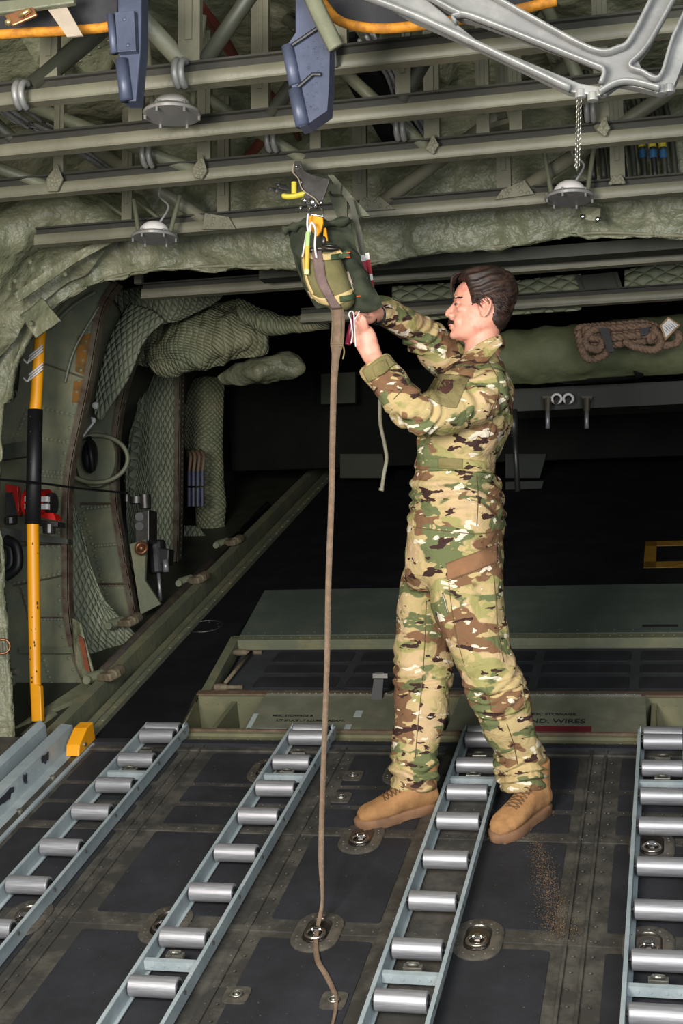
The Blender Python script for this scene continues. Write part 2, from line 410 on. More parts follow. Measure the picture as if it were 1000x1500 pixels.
tag(emit(bm, 'latch_rod', PINKT, sm=True), 'dull metal latch rod with two catches at the left end of the black ramp bay', 'latch')
# green plate
bm = new(); prism(bm, [D(-2.03, 6.56, 0), D(1.6, 6.56, 0), D(1.6, 7.25, 0), D(-2.11, 7.25, 0)], UP*.008)
for i in range(45): dome(bm, D(-2.0+i*.08, 6.6, .008), UP, .004)
struct(emit(bm, 'trim_9', PLATE))
bm = new(); prism(bm, [D(-.20, 6.62, .008), D(-.05, 6.62, .008), D(-.05, 6.65, .008), D(-.20, 6.65, .008)], UP*.004); struct(emit(bm, 'trim_10', INK))
# walkway strip and far dark deck
bm = new(); prism(bm, [D(-2.27, 5.365, -.01), D(-1.93, 5.365, -.01), D(-1.99, 5.86, -.01), D(-2.06, 6.56, -.01), D(-2.11, 7.26, -.01), D(-2.13, 11.2, -.01), D(-2.4, 11.2, -.01)], UP*.01)
struct(emit(bm, 'floor_walkway', BLACKD))
bm = new(); prism(bm, [D(-2.11, 7.26, -.02), D(1.6, 7.26, -.02), D(1.6, 11.2, -.02), D(-2.13, 11.2, -.02)], UP*.02)
struct(emit(bm, 'floor_ramp', BLACKD))
bm = new(); cx, cv = DK(300, 918)
torus(bm, D(cx, cv, .002), UP, .085, .003, 32, 6, sx=1)
for k in range(8): dome(bm, D(cx+.07*math.cos(k*PI/4), cv+.07*math.sin(k*PI/4), .0), UP, .006)
tag(emit(bm, 'access_cover', STEELD), 'round access cover with a ring of rivets in the black walkway', 'cover')
# yellow outline square
bm = new()
for u0, u1, v0, v1 in ((-.215, .5, 7.54, 7.64), (-.215, .5, 7.93, 8.02), (-.215, -.155, 7.54, 8.02), (.44, .5, 7.54, 8.02)): deckbox(bm, u0, u1, v0, v1, .0, .003)
tag(emit(bm, 'floor_marking', paint('old_yellow', (150, 110, 30), .7, 0, scale=20)), 'faded yellow outlined rectangle painted on the dark ramp at right', 'marking')
# ledges along the walkway's left edge
bm = new()
for a, w0, w1, du in ((-2.275, -.02, .014, .028), (-2.335, -.05, -.01, .035), (-2.42, -.06, .03, .05)):
    prism(bm, [D(a-du, 5.3, w0), D(a, 5.3, w0), D(a-.13, 11, w0), D(a-.13-du, 11, w0)], UP*(w1-w0))
for i in range(40): dome(bm, D(-2.287-.13*i*.14/5.7, 5.4+i*.14, .014), UP, .007)
struct(emit(bm, 'trim_11', PANEL))
bm = new(); prism(bm, [D(-2.75, 4.2, -.1), D(-2.3, 4.2, -.1), D(-2.42, 11, -.1), D(-3.6, 11, -.1)], UP*.02); struct(emit(bm, 'trim_12', OLIVED))

# ---------- stowage lids with writing
def lid(u0, u1, lines, lab, red=None, stick=()):
    r = root('stowage_lid', D((u0+u1)/2, 5.49, -.02), lab, 'lid', 'stowage lids under the sill', rot=(TH+.12, 0, 0))
    b = new(); w = (u1-u0)/2
    prism(b, [V((-w, .0, 0)), V((w, 0, 0)), V((w-.01, .30, 0)), V((-w+.02, .30, 0))], V((0, 0, .01)))
    emit(b, 'lid_panel', PLATEO, r, True)
    b = new(); box(b, (0, .305, .012), (2*w-.05, .012, .012))
    for i in range(20): dome(b, V((-w+.05+i*(2*w-.1)/19, .303, .018)), V((0, 0, 1)), .004)
    emit(b, 'hinge', BOLT, r, True)
    for k, (s, sz, x, y) in enumerate(lines):
        cu = bpy.data.curves.new('lettering', 'FONT'); cu.body = s; cu.size = sz; cu.align_x = 'CENTER'; cu.align_y = 'CENTER'; cu.extrude = .0005; cu.offset = .0006
        t = bpy.data.objects.new('lettering', cu); col.objects.link(t); bpy.context.view_layer.update()
        me = bpy.data.meshes.new_from_object(t.evaluated_get(bpy.context.evaluated_depsgraph_get())); bpy.data.objects.remove(t)
        me.materials.clear(); me.materials.append(INK)
        t = bpy.data.objects.new('lettering', me); col.objects.link(t); t.parent = r; t.location = (x, y, .0107)
    if red:
        b = new(); box(b, red[:2]+(.0108,), (red[2], red[3], .001)); emit(b, 'red_placard', REDD, r, True)
    for s_ in stick:
        b = new(); box(b, s_[:2]+(.0108,), (s_[2], s_[3], .001)); emit(b, 'sticker', paint('sticker', (150, 160, 156), .5), r, True)
    return r
lid(-1.70, -1.10, [('MISC STOWAGE &', .020, -.12, .13), ('LIT SPLICE LT ILLUMIN. ADAPT.', .020, -.04, .095)], 'grey-green stowage lid with black lettering and pale stickers below the hanging strap', stick=((-.2, .02, .16, .03), (.14, .15, .03, .05), (.12, .05, .025, .035), (-.275, .08, .02, .13)))
lid(-.90, -.16, [('MISC STOWAGE', .024, .02, .155), ('-GND. WIRES', .042, .02, .105)], 'olive stowage lid lettered GND. WIRES with a dark red placard right of the legs', red=(.02, .045, .30, .045))

# ================================================================ TIE-DOWN RINGS
def pan_outline(a, b, n=10):   # stadium, half width a, half length b
    pts = []
    for i in range(n+1): t = PI*i/n; pts.append((a*math.cos(t), b-a+a*math.sin(t)))
    for i in range(n+1): t = PI+PI*i/n; pts.append((a*math.cos(t), -(b-a)+a*math.sin(t)))
    return pts
def loopface(b, L1, L2): 
    n = len(L1)
    for i in range(n): b.faces.new([L1[i], L1[(i+1) % n], L2[(i+1) % n], L2[i]])
def tie_down(lab):
    r = root('tie_down_ring', (0, 0, 0), lab, 'tie-down ring', 'large oval tie-down fittings', rot=(TH, 0, 0))
    b = new(); loops = []
    for a, bb, z in ((.068, .104, 0), (.068, .104, .004), (.062, .098, .008), (.036, .066, .008)):
        loops.append([b.verts.new((x, y, z)) for x, y in pan_outline(a, bb)])
    for i in range(len(loops)-1): loopface(b, loops[i], loops[i+1])
    for i in range(12):
        t = 2*PI*i/12; x, y = pan_outline(.05, .082)[int(i*22/12) % 22]; dome(b, V((x, y, .008)), V((0, 0, 1)), .005)
    emit(b, 'flange_plate', FITM, r, True, ang=.6)
    b = new(); loops = []
    for a, bb, z in ((.0355, .0655, .009), (.033, .063, .004), (.025, .05, .0030), (.004, .02, .0028)):
        loops.append([b.verts.new((x, y, z)) for x, y in pan_outline(a, bb)])
    for i in range(len(loops)-1): loopface(b, loops[i], loops[i+1])
    b.faces.new(loops[-1]); emit(b, 'recess', paint('recess_metal', (110, 104, 98), .3, .9), r, True, sm=True)
    b = new(); torus(b, V((0, -.022, .012)), V((0, 0, 1)), .026, .0055, 24, 8); emit(b, 'ring', paint('ring_steel', (170, 160, 150), .25, .95), r, True, sm=True)
    b = new(); box(b, (0, -.004, .012), (.018, .022, .016)); cyl(b, V((-.014, -.004, .014)), V((.014, -.004, .014)), .007); emit(b, 'swivel_lug', CHROME, r, True, bevel=.002)
    return r
def copy_tree(o, parent=None):
    c = o.copy(); col.objects.link(c)
    if parent is not None: c.parent = parent
    for ch in o.children: copy_tree(ch, c)
    return c
def place(o, u, v, w=0):
    o.matrix_basis = Matrix.Translation(D(u, v, w)) @ DM
tds = [(-1.036, 4.087, 'oval tie-down ring with the brown webbing strap draped across it'),
       (-.583, 4.087, 'oval tie-down ring in the deck just right of the third roller track'),
       (-1.488, 4.087, 'oval tie-down ring tucked against the left side of the second roller track'),
       (-1.479, 5.125, 'oval tie-down ring in the deck near the far end of the second roller track'),
       (-1.03, 4.64, 'oval tie-down ring just below the toe of the left boot'),
       (-.985, 5.125, 'oval tie-down ring just behind the ankle of the left boot'),
       (-.129, 4.087, 'oval tie-down ring between the rails of the rightmost roller track, nearest camera'),
       (-.129, 4.64, 'oval tie-down ring between the rails of the rightmost roller track, further up'),
       (-1.93, 4.087, 'oval tie-down ring between the rails of the leftmost roller track')]
t0 = tie_down(tds[0][2])
for i, (u, v, lab) in enumerate(tds):
    o = t0 if i == 0 else copy_tree(t0)
    place(o, u, v, .0015); o['label'] = lab
def small_tie(lab):
    r = root('deck_fitting', (0, 0, 0), lab, 'deck fitting', 'small square deck fittings', rot=(TH, 0, 0))
    b = new()
    def sq(h, z, n=24):
        o_ = []
        for i in range(n):
            t = 2*PI*i/n; c, s = math.cos(t), math.sin(t); k = h/(abs(c)**6+abs(s)**6)**(1/6); o_.append(b.verts.new((k*c, k*s*1.1, z)))
        return o_
    def ci(rr, z, n=24): return [b.verts.new((rr*math.cos(2*PI*i/n), rr*math.sin(2*PI*i/n), z)) for i in range(n)]
    L_ = [sq(.034, 0), sq(.034, .004), ci(.022, .005), ci(.020, .002), ci(.004, .0015)]
    for i in range(4): loopface(b, L_[i], L_[i+1])
    b.faces.new(L_[-1]); emit(b, 'plate', FITM, r, True, ang=.6)
    b = new(); torus(b, V((0, 0, .006)), V((0, 0, 1)), .013, .0035, 18, 6); dome(b, V((0, 0, .003)), V((0, 0, 1)), .008, 1, 10, 4); emit(b, 'eyelet', BOLT, r, True, sm=True)
    return r
sts = [(-1.174, 3.769, 'small square deck fitting left of the loose end of the strap'),
       (-.913, 3.77, 'small square deck fitting under the loose end of the brown strap'),
       (-1.162, 4.922, 'small square deck fitting nearer of the pair beyond the left boot'),
       (-1.159, 5.093, 'small square deck fitting farther of the pair beyond the left boot')]
s0 = small_tie(sts[0][2])
for i, (u, v, lab) in enumerate(sts):
    o = s0 if i == 0 else copy_tree(s0)
    place(o, u, v, .0028); o['label'] = lab

# ================================================================ ROLLER CONVEYORS
RV = [5.375, 5.314, 5.098, 4.89, 4.686, 4.438, 4.2, 3.955, 3.72, 3.48, 3.24, 3.0]
def conveyor(lab):
    r = root('roller_conveyor', (0, 0, 0), lab, 'roller conveyor', 'roller tracks laid up the deck', rot=(TH, 0, 0))
    y0, y1 = 2.75, 5.40
    for s in (-1, 1):
        b = new(); x = s*.0775
        box(b, (x, (y0+y1)/2, .028), (.004, y1-y0, .050)); box(b, (x-s*.006, (y0+y1)/2, .006), (.014, y1-y0, .004)); box(b, (x+s*.004, (y0+y1)/2, .053), (.011, y1-y0, .003))
        for yy in (y1,): cyl(b, V((x-.0025, yy, .034)), V((x+.0025, yy, .034)), .030, 20)
        rl = emit(b, 'side_rail', RAIL, r, True)
        b = new()
        for v in RV: 
            cyl(b, V((x+s*.002, v, .034)), V((x+s*.007, v, .034)), .0065, 6)
        emit(b, 'axle_bolt', BOLT, rl, True)
    for v in RV:
        b = new(); cyl(b, V((-.067, v, .046)), V((.067, v, .046)), .0280, 28)
        ro = emit(b, 'roller', STEEL, r, True, ang=.6, bevel=.0025)
        b = new(); cyl(b, V((-.069, v, .046)), V((.069, v, .046)), .020, 16); cyl(b, V((-.076, v, .046)), V((.076, v, .046)), .007, 8)
        emit(b, 'roller_hub', RUBBER, ro, True)
    for v in (4.995, 3.835, 3.12):
        b = new(); box(b, (0, v, .032), (.15, .004, .026)); box(b, (0, v+.008, .044), (.15, .018, .003))
        for x in (-.05, -.02, .02, .05): cyl(b, V((x, v-.004, .033)), V((x, v-.0022, .033)), .005, 10)
        emit(b, 'cross_bar', RAIL, r, True)
    for v in (5.03, 5.19, 3.875):
        b = new(); torus(b, V((0, v, .052)), V((0, .5, 1)), .014, .0045, 16, 6); box(b, (0, v, .04), (.05, .02, .012)); cyl(b, V((0, v, 0)), V((0, v, .04)), .007)
        emit(b, 'latch_eye', BOLT, r, True, bevel=.001)
    return r
c0 = conveyor('')
cl = [(-1.965, 'leftmost of the four roller tracks, starting beside the yellow stop block'),
      (-1.378, 'second roller track from the left, just left of the hanging brown strap'),
      (-.722, 'third roller track from the left, running between the two boots'),
      (-.10, 'rightmost roller track, cut off by the right edge of the photo')]
for i, (u, lab) in enumerate(cl):
    o = c0 if i == 0 else copy_tree(c0)
    place(o, u, 0, .003); o['label'] = lab
# guide rail on the left
r = root('guide_rail', D(-2.30, 5.37, 0), 'blue-grey side guide rail with chipped paint at the lower left deck edge', 'guide rail', rot=(TH, 0, 0))
b = new()
prof = [(-.05, 0), (.06, 0), (.06, .008), (-.02, .012), (-.03, .075), (-.075, .080), (-.075, .072), (-.045, .066)]
prism(b, [V((x, -2.6, z)) for x, z in prof], (0, 2.58, 0)); emit(b, 'rail_beam', RAIL, r, True)
b = new(); prism(b, [V((-.20, -2.6, .04)), V((-.10, -2.6, .03)), V((-.10, -2.6, .11)), V((-.12, -2.6, .13))], (0, 2.5, 0)); emit(b, 'inner_lip', RAIL, r, True)
b = new()
for y in (-.35, -.62, -.9, -1.2): cyl(b, V((.03, y, .008)), V((.03, y, .018)), .010, 8)
emit(b, 'bolt', BOLT, r, True)
b = new(); random.seed(2)
for y, l in ((-.28, .06), (-.45, .03), (-.62, .16), (-.95, .22)):
    pts = [V((-.027-.004*math.sin(k), y-l/2+l*k/8, .03+.018*random.random()*(1 if k < 8 else 0))) for k in range(9)]
    prism(b, pts+[V((-.0265, y+l/2-l*k/8, .062+.01*random.random())) for k in range(9)], (.004, 0, 0))
emit(b, 'chipped_paint', paint('chip', (34, 36, 46), .6), r, True)
r = root('stop_block', D(-2.27, 5.33, .0), 'yellow wedge stop block at the end of the side guide rail', 'stop block', rot=(TH, 0, 0))
b = new(); prism(b, [V((-.03, -.13, .012)), V((-.03, .03, .012)), V((-.03, .03, .085)), V((-.03, -.03, .085)), V((-.03, -.11, .05))], (.055, 0, 0)); emit(b, 'wedge', YELLOW, r, True, bevel=.004)
b = new(); cyl(b, V((.024, -.07, .035)), V((.031, -.07, .035)), .009, 8); emit(b, 'screw', BOLT, r, True)

# ================================================================ OVERHEAD
ZB = 3.718
# ceiling lining (wrinkled vinyl) and its turn down to the side
rowsC = []
for Y in (1.6, 2.6, 3.6, 4.4, 5.4):
    rowsC.append([V((-2.95, Y, 3.55)), V((-2.6, Y, 4.0)), V((-2.2, Y, 4.2)), V((-1, Y, 4.28)), V((0, Y, 4.28)), V((1.6, Y, 4.25))])
struct(patch('ceiling', rowsC, CLOTHD, 150, 90, .02, disp=wr(.07, 2.2)))
rowsC = [[V((-3.55, Y, 3.4)), V((-2.9, Y, 4.35)), V((-1, Y, 4.45)), V((1.8, Y, 4.4))] for Y in (5.0, 7, 9, 11.3)]
struct(patch('ceiling_tail', rowsC, DARK, 30, 20, .02))
# seams with studs on the lining
bm = new()
for px0, py0, px1, py1 in ((90, 110, 160, 60), (205, 60, 300, 0), (250, 200, 390, 130), (610, 230, 690, 150), (420, 40, 470, 60), (780, 60, 900, 20)):
    for i in range(6):
        t = i/5; dome(bm, ZP(px0+(px1-px0)*t, py0+(py1-py0)*t, 4.19), V((0, 0, -1)), .008)
struct(emit(bm, 'ceiling_studs', BOLT))
BY = [3.46, 3.83, 4.2, 4.74, 5.61, 6.24]
def chord(b, Y, x0, x1, s=1, up=False):
    z = ZB
    pr = [(-.020, 0), (-.020, .005), (-.014, .007), (-.018, .015), (-.019, .028), (-.014, .040), (.014, .040), (.019, .028), (.014, .007), (.020, .005), (.020, 0)]
    if up: pr = [(-.001, .040), (-.001, .064), (-.012, .066), (-.012, .072), (.018, .072), (.018, .066), (.007, .064), (.007, .040)]
    prism(b, [V((x0, Y+y*s, z+zz*s)) for y, zz in pr], (x1-x0, 0, 0))
def beam(k, lab, posts=(), diags=(), gus=(), Y=None, x0=-2.6, x1=1.4, arms=()):
    Y = BY[k]; r = root('overhead_beam', (-.8, Y, ZB), lab, 'beam', 'cross beams under the ceiling')
    b = new(); chord(b, Y, x0, x1, 1 if k < 3 else 1.05)
    emit(b, 'rail', BEAM, r, ang=.5)
    b = new(); chord(b, Y, x0, x1, 1, True); emit(b, 'upper_channel', CHAN_SHADE, r)  # upper web and flange, painted dark to stand in for shade
    for px, w, top in posts:
        x = A(px, 200, Y).x; b = new()
        hh = 4.23-(ZB+.094) if top is None else top
        z0 = ZB+.094
        z0 = ZB+.072; hh += .022
        box(b, (x, Y, z0+hh/2), (w*.9, .024, hh)); box(b, (x, Y-.014, z0+hh/2+.03), (w*.28, .006, hh-.06))
        emit(b, 'post', BEAM, r)
    for (ax, ay), (bx, by), rad, mt in diags:
        b = new(); p = A(ax, ay, Y+.01); q = A(bx, by, Y+.01)
        q = p+(q-p)*((4.25-p.z)/(q.z-p.z)) if q.z > p.z+.02 and q.z < 4.25 and rad > .012 and mt is not None else q
        cyl(b, p, q, rad, 12); emit(b, 'brace', mt or OLIVE, r, sm=True)
    for g in gus:
        b = new(); prism(b, [A(x, y, Y-.038) for x, y in g], (0, .006, 0))
        cx = sum(x for x, y in g)/len(g); cy = sum(y for x, y in g)/len(g)
        for x, y in g:
            for t in (.35, .7): dome(b, A(cx+(x-cx)*t, cy+(y-cy)*t, Y-.038), V((0, -1, 0)), .008)
        emit(b, 'gusset_plate', BEAM, r)
    for (x, y) in arms:
        b = new(); torus(b, A(x, y, Y-.03), V((1, 0, 0)), .035, .010, 16, 6, arc=PI*1.1, start=-.2); torus(b, A(x+9, y, Y-.03), V((1, 0, 0)), .035, .010, 16, 6, arc=PI*1.1, start=-.2)
        emit(b, 'clamp', ALU, r, sm=True)
    return r
beam(0, 'uppermost and nearest overhead cross beam, passing behind the slate-blue bracket', posts=((72, .06, None), (278, .07, None), (498, .05, None), (573, .06, None)), diags=(((50, 125), (132, 55), .028, OLIVED), ((300, 90), (365, -5), .022, OLIVED), ((272, 96), (208, 28), .026, OLIVE)), arms=((30, 140), (262, 108), (482, 75)))
beam(1, 'second overhead cross beam from the top, below the white dome light', posts=((200, .05, None), (382, .06, None), (592, .05, None)), diags=(((395, 170), (440, 105), .022, OLIVED), ((588, 150), (622, 88), .022, OLIVED), ((20, 205), (-40, 150), .02, OLIVED)))
beam(2, 'third overhead cross beam, the one the trolley bracket hangs from', posts=((88, .04, None), (300, .05, None), (463, .04, None), (633, .055, None), (708, .045, None), (756, .045, None), (882, .05, None)), diags=(((285, 250), (222, 225), .022, OLIVE), ((75, 275), (-5, 245), .02, OLIVE), ((445, 235), (395, 203), .02, OLIVE), ((630, 222), (590, 185), .02, OLIVE), ((882, 195), (862, 150), .02, OLIVE)), arms=((214, 228), (395, 205), (583, 188), (860, 160)),
     gus=(((68, 262), (84, 240), (92, 262), (84, 280), (70, 280)), ((282, 246), (296, 226), (303, 250), (296, 262), (284, 260)), ((624, 218), (634, 196), (642, 212), (634, 226)), ((874, 190), (886, 168), (892, 188), (886, 200))))
beam(3, 'fourth overhead cross beam with riveted gusset plates, in front of the cloth arch', x0=-2.38, posts=((188, .045, None), (328, .05, None), (527, .055, None), (737, .055, None), (903, .055, None)),
     diags=(((300, 322), (238, 282), .024, BEAM), ((555, 300), (650, 230), .026, BEAM), ((770, 275), (860, 215), .026, BEAM), ((145, 290), (203, 332), .007, None), ((190, 287), (258, 340), .007, None)),
     gus=(((296, 336), (300, 312), (335, 318), (345, 336)), ((520, 310), (528, 290), (556, 288), (578, 306)), ((725, 292), (735, 278), (768, 264), (782, 284)), ((890, 270), (898, 258), (910, 256), (916, 268))))
beam(4, 'fifth overhead cross beam, seen just under the lower edge of the cloth arch', x0=-2.30, posts=((205, .04, .2),))
beam(5, 'sixth and farthest overhead cross beam, level with the hands', x0=-1.75)
bm = new(); Y = 5.45                              # dark flat trunking just under the arch
box(bm, (.0, Y, A(500, 395, Y).z), (3.4, .08, .05)); r_ = emit(bm, 'cable_trunking', OLIVED); tag(r_, 'dark straight cable trunking running just below the cloth arch', 'trunking')
# lower farther ledge beam at y 545-600
bm = new(); Y = 7.4
z = A(800, 590, Y).z; box(bm, (.6, Y, z), (3.4, .25, .12)); z2 = A(800, 548, Y).z; box(bm, (.6, Y, z2+.02), (3.4, .3, .03))
tag(emit(bm, 'tail_ledge', paint('ledge', (38, 40, 32), .6, scale=5)), 'dark horizontal ledge across the tail below the coiled rope', 'ledge')

# dome lights
def dome_light(lab, px, py, Y, hang):
    p = A(px, py, Y); r = root('dome_light', p, lab, 'ceiling light', 'round dome lights')
    b = new(); b2 = new()
    tilt = Matrix.Rotation(.12, 3, 'X')
    prev = None
    for rr, z in ((.083, 0), (.085, .008), (.078, .016), (.06, .02)):
        ring = [b.verts.new(V((rr*math.cos(2*PI*i/32), rr*math.sin(2*PI*i/32), z))) for i in range(32)]
        if prev: loopface(b, prev, ring)
        prev = ring
    b.faces.new(prev)
    b.faces.new([b.verts.new(V((.083*math.cos(2*PI*i/32), .083*math.sin(2*PI*i/32), 0))) for i in range(32)])
    for i in range(6): cyl(b, V((.078*math.cos(i*PI/3+.3), .078*math.sin(i*PI/3+.3), -.012)), V((.078*math.cos(i*PI/3+.3), .078*math.sin(i*PI/3+.3), .02)), .004, 8)
    emit(b, 'lens_ring', GLASSY, r, True, ang=.6)
    b = new()
    prev = None
    for k in range(8):
        t = k/7*PI/2; rr = .052*math.cos(t)+.004; z = .02+.045*math.sin(t)
        ring = [b.verts.new(V((rr*math.cos(2*PI*i/24), rr*math.sin(2*PI*i/24), z))) for i in range(24)]
        if prev: loopface(b, prev, ring)
        prev = ring
    b.faces.new(prev); emit(b, 'housing', WHITE, r, True, sm=True)
    b = new()
    for dx in (-.06, .06):
        cyl(b, V((dx, 0, .015)), V((dx*1.5, .02, hang)), .008)
    emit(b, 'hanger', OLIVE, r, True)
    b = new(); tube(b, spl([V((.02, 0, .06)), V((.05, .01, .12)), V((.01, .02, .17)), V((.03, .02, .25))], 16), .004, 6); emit(b, 'wire', SILVERC, r, True)
dome_light('white dome light between the first and second overhead beams at left', 252, 170, 3.66, .3)
dome_light('grey dome light hanging under the fourth beam at right, above the head', 834, 292, 4.66, .22)
dome_light('dark dome light on the fourth beam at left, over the cloth arch', 226, 350, 4.62, .16)

# near top pieces
def nearpanel(name, px, Y, d, mt, lab, cat, trim=None):
    r = root(name, A(px[0][0], px[0][1], Y), lab, cat)
    b = new(); prism(b, [A(x, y, Y) for x, y in px], V((0, d, d*.75))); emit(b, 'panel', mt, r, bevel=.004)
    if trim:
        b = new(); tube(b, spl([A(x, y, Y-.004) for x, y in trim], 40), .012, 8, r2=.016); emit(b, 'edge_trim', ORANGE, r, sm=True)
    return r
BLK = paint('charcoal_pad', (36, 36, 40), .85, 0, c2=(46, 46, 50), scale=10, bump=.6, bscale=300, bdist=.002)
nearpanel('cushion', [(-30, -40), (175, -40), (170, 36), (120, 44), (60, 48), (-30, 54)], 3.1, .2, BLK, 'charcoal pad with a thin orange edge at the top left corner', 'pad', [(-30, 53), (40, 48), (100, 45), (150, 41), (172, 35)])
nearpanel('cushion', [(440, -40), (830, -40), (810, 2), (740, 18), (640, 33), (560, 41), (520, 36), (490, 18), (468, -5)], 3.15, .2, BLK, 'charcoal pad with a curved orange edge at top centre behind the metal arm', 'pad', [(455, -25), (480, 14), (505, 34), (560, 42), (640, 34), (740, 18), (815, 1)])
r = root('seat_strap', A(90, 20, 3.0), 'beige fabric strap hanging across the charcoal pad, top left', 'strap')
b = new(); prism(b, [A(52, -12, 3.02), A(84, -14, 3.02), A(121, 52, 3.02), A(98, 54, 3.02)], (0, .006, 0)); emit(b, 'webbing', KHAKI, r)
b = new(); prism(b, [A(-8, 2, 3.0), A(108, -12, 3.0), A(108, 4, 3.0), A(-8, 20, 3.0)], (0, .02, 0)); emit(b, 'tube_edge', OLIVE, r, bevel=.004)
r = root('brass_buckle', A(30, 25, 3.02), 'small brass-coloured buckle beside the beige strap, top left', 'buckle')
b = new(); prism(b, [A(5, 22, 3.0), A(48, 8, 3.0), A(54, 22, 3.0), A(18, 38, 3.0)], (0, .008, 0)); emit(b, 'plate', paint('brass', (160, 112, 80), .35, .8), r, bevel=.003)
b = new(); cyl(b, A(12, 33, 2.99), A(14, 31, 3.02), .008); tube(b, [A(28, 24, 2.99), A(44, 14, 2.99)], .006); emit(b, 'pin', paint('brass2', (220, 190, 130), .25, .9), r, sm=True)
# slate-blue brackets
Y = 3.05
r = root('support_bracket', A(182, 10, Y), 'slate-blue sheet metal bracket hanging at upper left, tapering to a rolled tip', 'bracket', 'slate-blue brackets')
b = new(); prism(b, [A(172, -30, Y), A(207, -30, Y), A(206, 70, Y), A(199, 148, Y), A(178, 148, Y), A(172, 60, Y)], (0, .05, 0)); emit(b, 'web_plate', BLUEG, r, bevel=.004)
b = new(); cyl(b, A(162, 22, Y-.005), A(168, 78, Y-.005), .010); cyl(b, A(178, 88, Y-.005), A(185, 147, Y-.005), .016); cyl(b, A(196, 20, Y-.005), A(198, 73, Y-.005), .008); emit(b, 'rolled_edge', BLUEG, r, sm=True)
b = new(); prism(b, [A(168, 18, Y-.02), A(196, 15, Y-.02), A(199, 74, Y-.02), A(172, 76, Y-.02)], (0, .02, 0)); dome(b, A(182, 28, Y-.02), V((0, -1, 0)), .006); dome(b, A(187, 66, Y-.02), V((0, -1, 0)), .006); emit(b, 'doubler_plate', BLUEG, r, bevel=.002)
r = root('support_bracket', A(445, 10, Y), 'slate-blue riveted bracket with two slots hanging at upper centre', 'bracket', 'slate-blue brackets')
b = new(); prism(b, [A(433, -30, Y), A(455, -30, Y), A(483, 54, Y), A(482, 120, Y), A(479, 162, Y), A(450, 182, Y), A(438, 186, Y), A(417, 70, Y), A(425, 60, Y), A(433, 48, Y)], (0, .05, 0))
random.seed(9)
for i in range(60):
    x = random.uniform(432, 478); y = random.uniform(60, 165); 
    if x > 424+(y-60)*.16+8: dome(b, A(x, y, Y), V((0, -1, 0)), .003)
emit(b, 'web_plate', BLUEG, r)
b = new(); cyl(b, A(421, 68, Y-.0), A(432, 124, Y-.0), .015); cyl(b, A(432, 132, Y-.0), A(443, 184, Y-.0), .017); emit(b, 'rolled_edge', BLUEG, r, sm=True)
b = new(); tube(b, [A(428, 66, Y-.008), A(470, 38, Y-.008)], .005); tube(b, [A(436, 128, Y-.008), A(458, 109, Y-.008), A(470, 109, Y-.008)], .005); emit(b, 'slot_shadow_gap', RUBBER, r)
bm = new(); tube(bm, spl([A(452, -15, 3.0), A(470, 25, 3.0), A(488, 62, 3.0), A(492, 70, 3.0)], 16), .02, 8, r2=.012)
tag(emit(bm, 'strut', OLIVE, sm=True), 'thin olive strut slanting behind the top of the slotted slate-blue bracket', 'strut')
# aluminium arm
Y = 2.9
r = root('aluminium_arm', A(880, 110, Y), 'bare aluminium forked arm casting crossing the top right corner', 'metal arm')
b = new()
def rib(p, q, w, d=.05, dy=0): 
    p = A(*p, Y+dy); q = A(*q, Y+dy); t = (q-p).normalized(); n = V((t.z, 0, -t.x)); 
    prism(b, [p+n*w, q+n*w, q-n*w, p-n*w], (0, d, 0))
W = [(520, -20), (680, -20), (872, 72), (905, 70), (925, 55), (968, -30), (998, -30), (952, 60), (940, 92), (946, 110), (968, 114), (985, 60), (1020, -20), (1040, -10), (1000, 80), (985, 130), (965, 136), (905, 128), (875, 138), (850, 140), (830, 132), (700, 68)]
Wi = [(668, 22), (690, 26), (885, 100), (888, 108), (880, 124), (850, 122), (700, 62), (664, 34)]
# build plate with slot as two bars plus joint
emit(b, 'unused', ALU, r) if False else b.free()
b = new()
for L_ in ([(520, -22), (600, -22), (668, 34), (700, 60), (850, 122), (878, 126), (880, 140), (832, 134), (700, 70), (600, 26)],
           [(600, -22), (690, -22), (872, 74), (902, 72), (924, 56), (966, -30), (1002, -30), (950, 66), (934, 88), (940, 100), (968, 112), (968, 136), (905, 122), (880, 140), (878, 126), (888, 106), (880, 98), (700, 32), (672, 26)],
           [(964, 112), (985, 55), (1022, -20), (1050, -10), (1005, 80), (985, 132), (966, 136)]):
    prism(b, [A(x, y, Y+.012) for x, y in L_], (0, .03, 0))
emit(b, 'web_plate', ALU, r, bevel=.003)
b = new()
for L_, w in (([(520, -10), (600, 20), (700, 66), (835, 130)], .008), ([(596, -22), (668, 18), (700, 28), (860, 92), (884, 104), (880, 122)], .006), ([(668, 34), (664, 26), (676, 22)], .005), ([(690, -22), (780, 28), (868, 74), (905, 72), (926, 54), (968, -30)], .006), ([(1002, -30), (950, 64), (922, 96), (940, 106), (966, 114), (986, 55), (1022, -20)], .005), ([(878, 136), (900, 123), (925, 120), (966, 130)], .006)):
    tube(b, spl([A(x, y, Y) for x, y in L_], 30), w, 6, r2=.018)
emit(b, 'stiffening_rib', ALU, r, sm=True)
b = new(); 
for x, y in ((850, 136), (868, 140), (880, 134), (968, 130), (980, 128)): cyl(b, A(x, y-4, Y+.02), A(x, y+8, Y+.02), .012)
emit(b, 'clevis', ALU, r, bevel=.002)
r = root('chain', A(847, 145, Y+.03), 'thin chain hanging from the fork of the aluminium arm', 'chain')
b = new()
for i in range(26):
    p = A(848-3*i/26, 148+i*3.9, Y+.03); torus(b, p, V((1, 0, 0)) if i % 2 else V((.7, .7, 0)), .0075, .0014, 10, 5)
emit(b, 'chain_links', BOLT, r, sm=True)
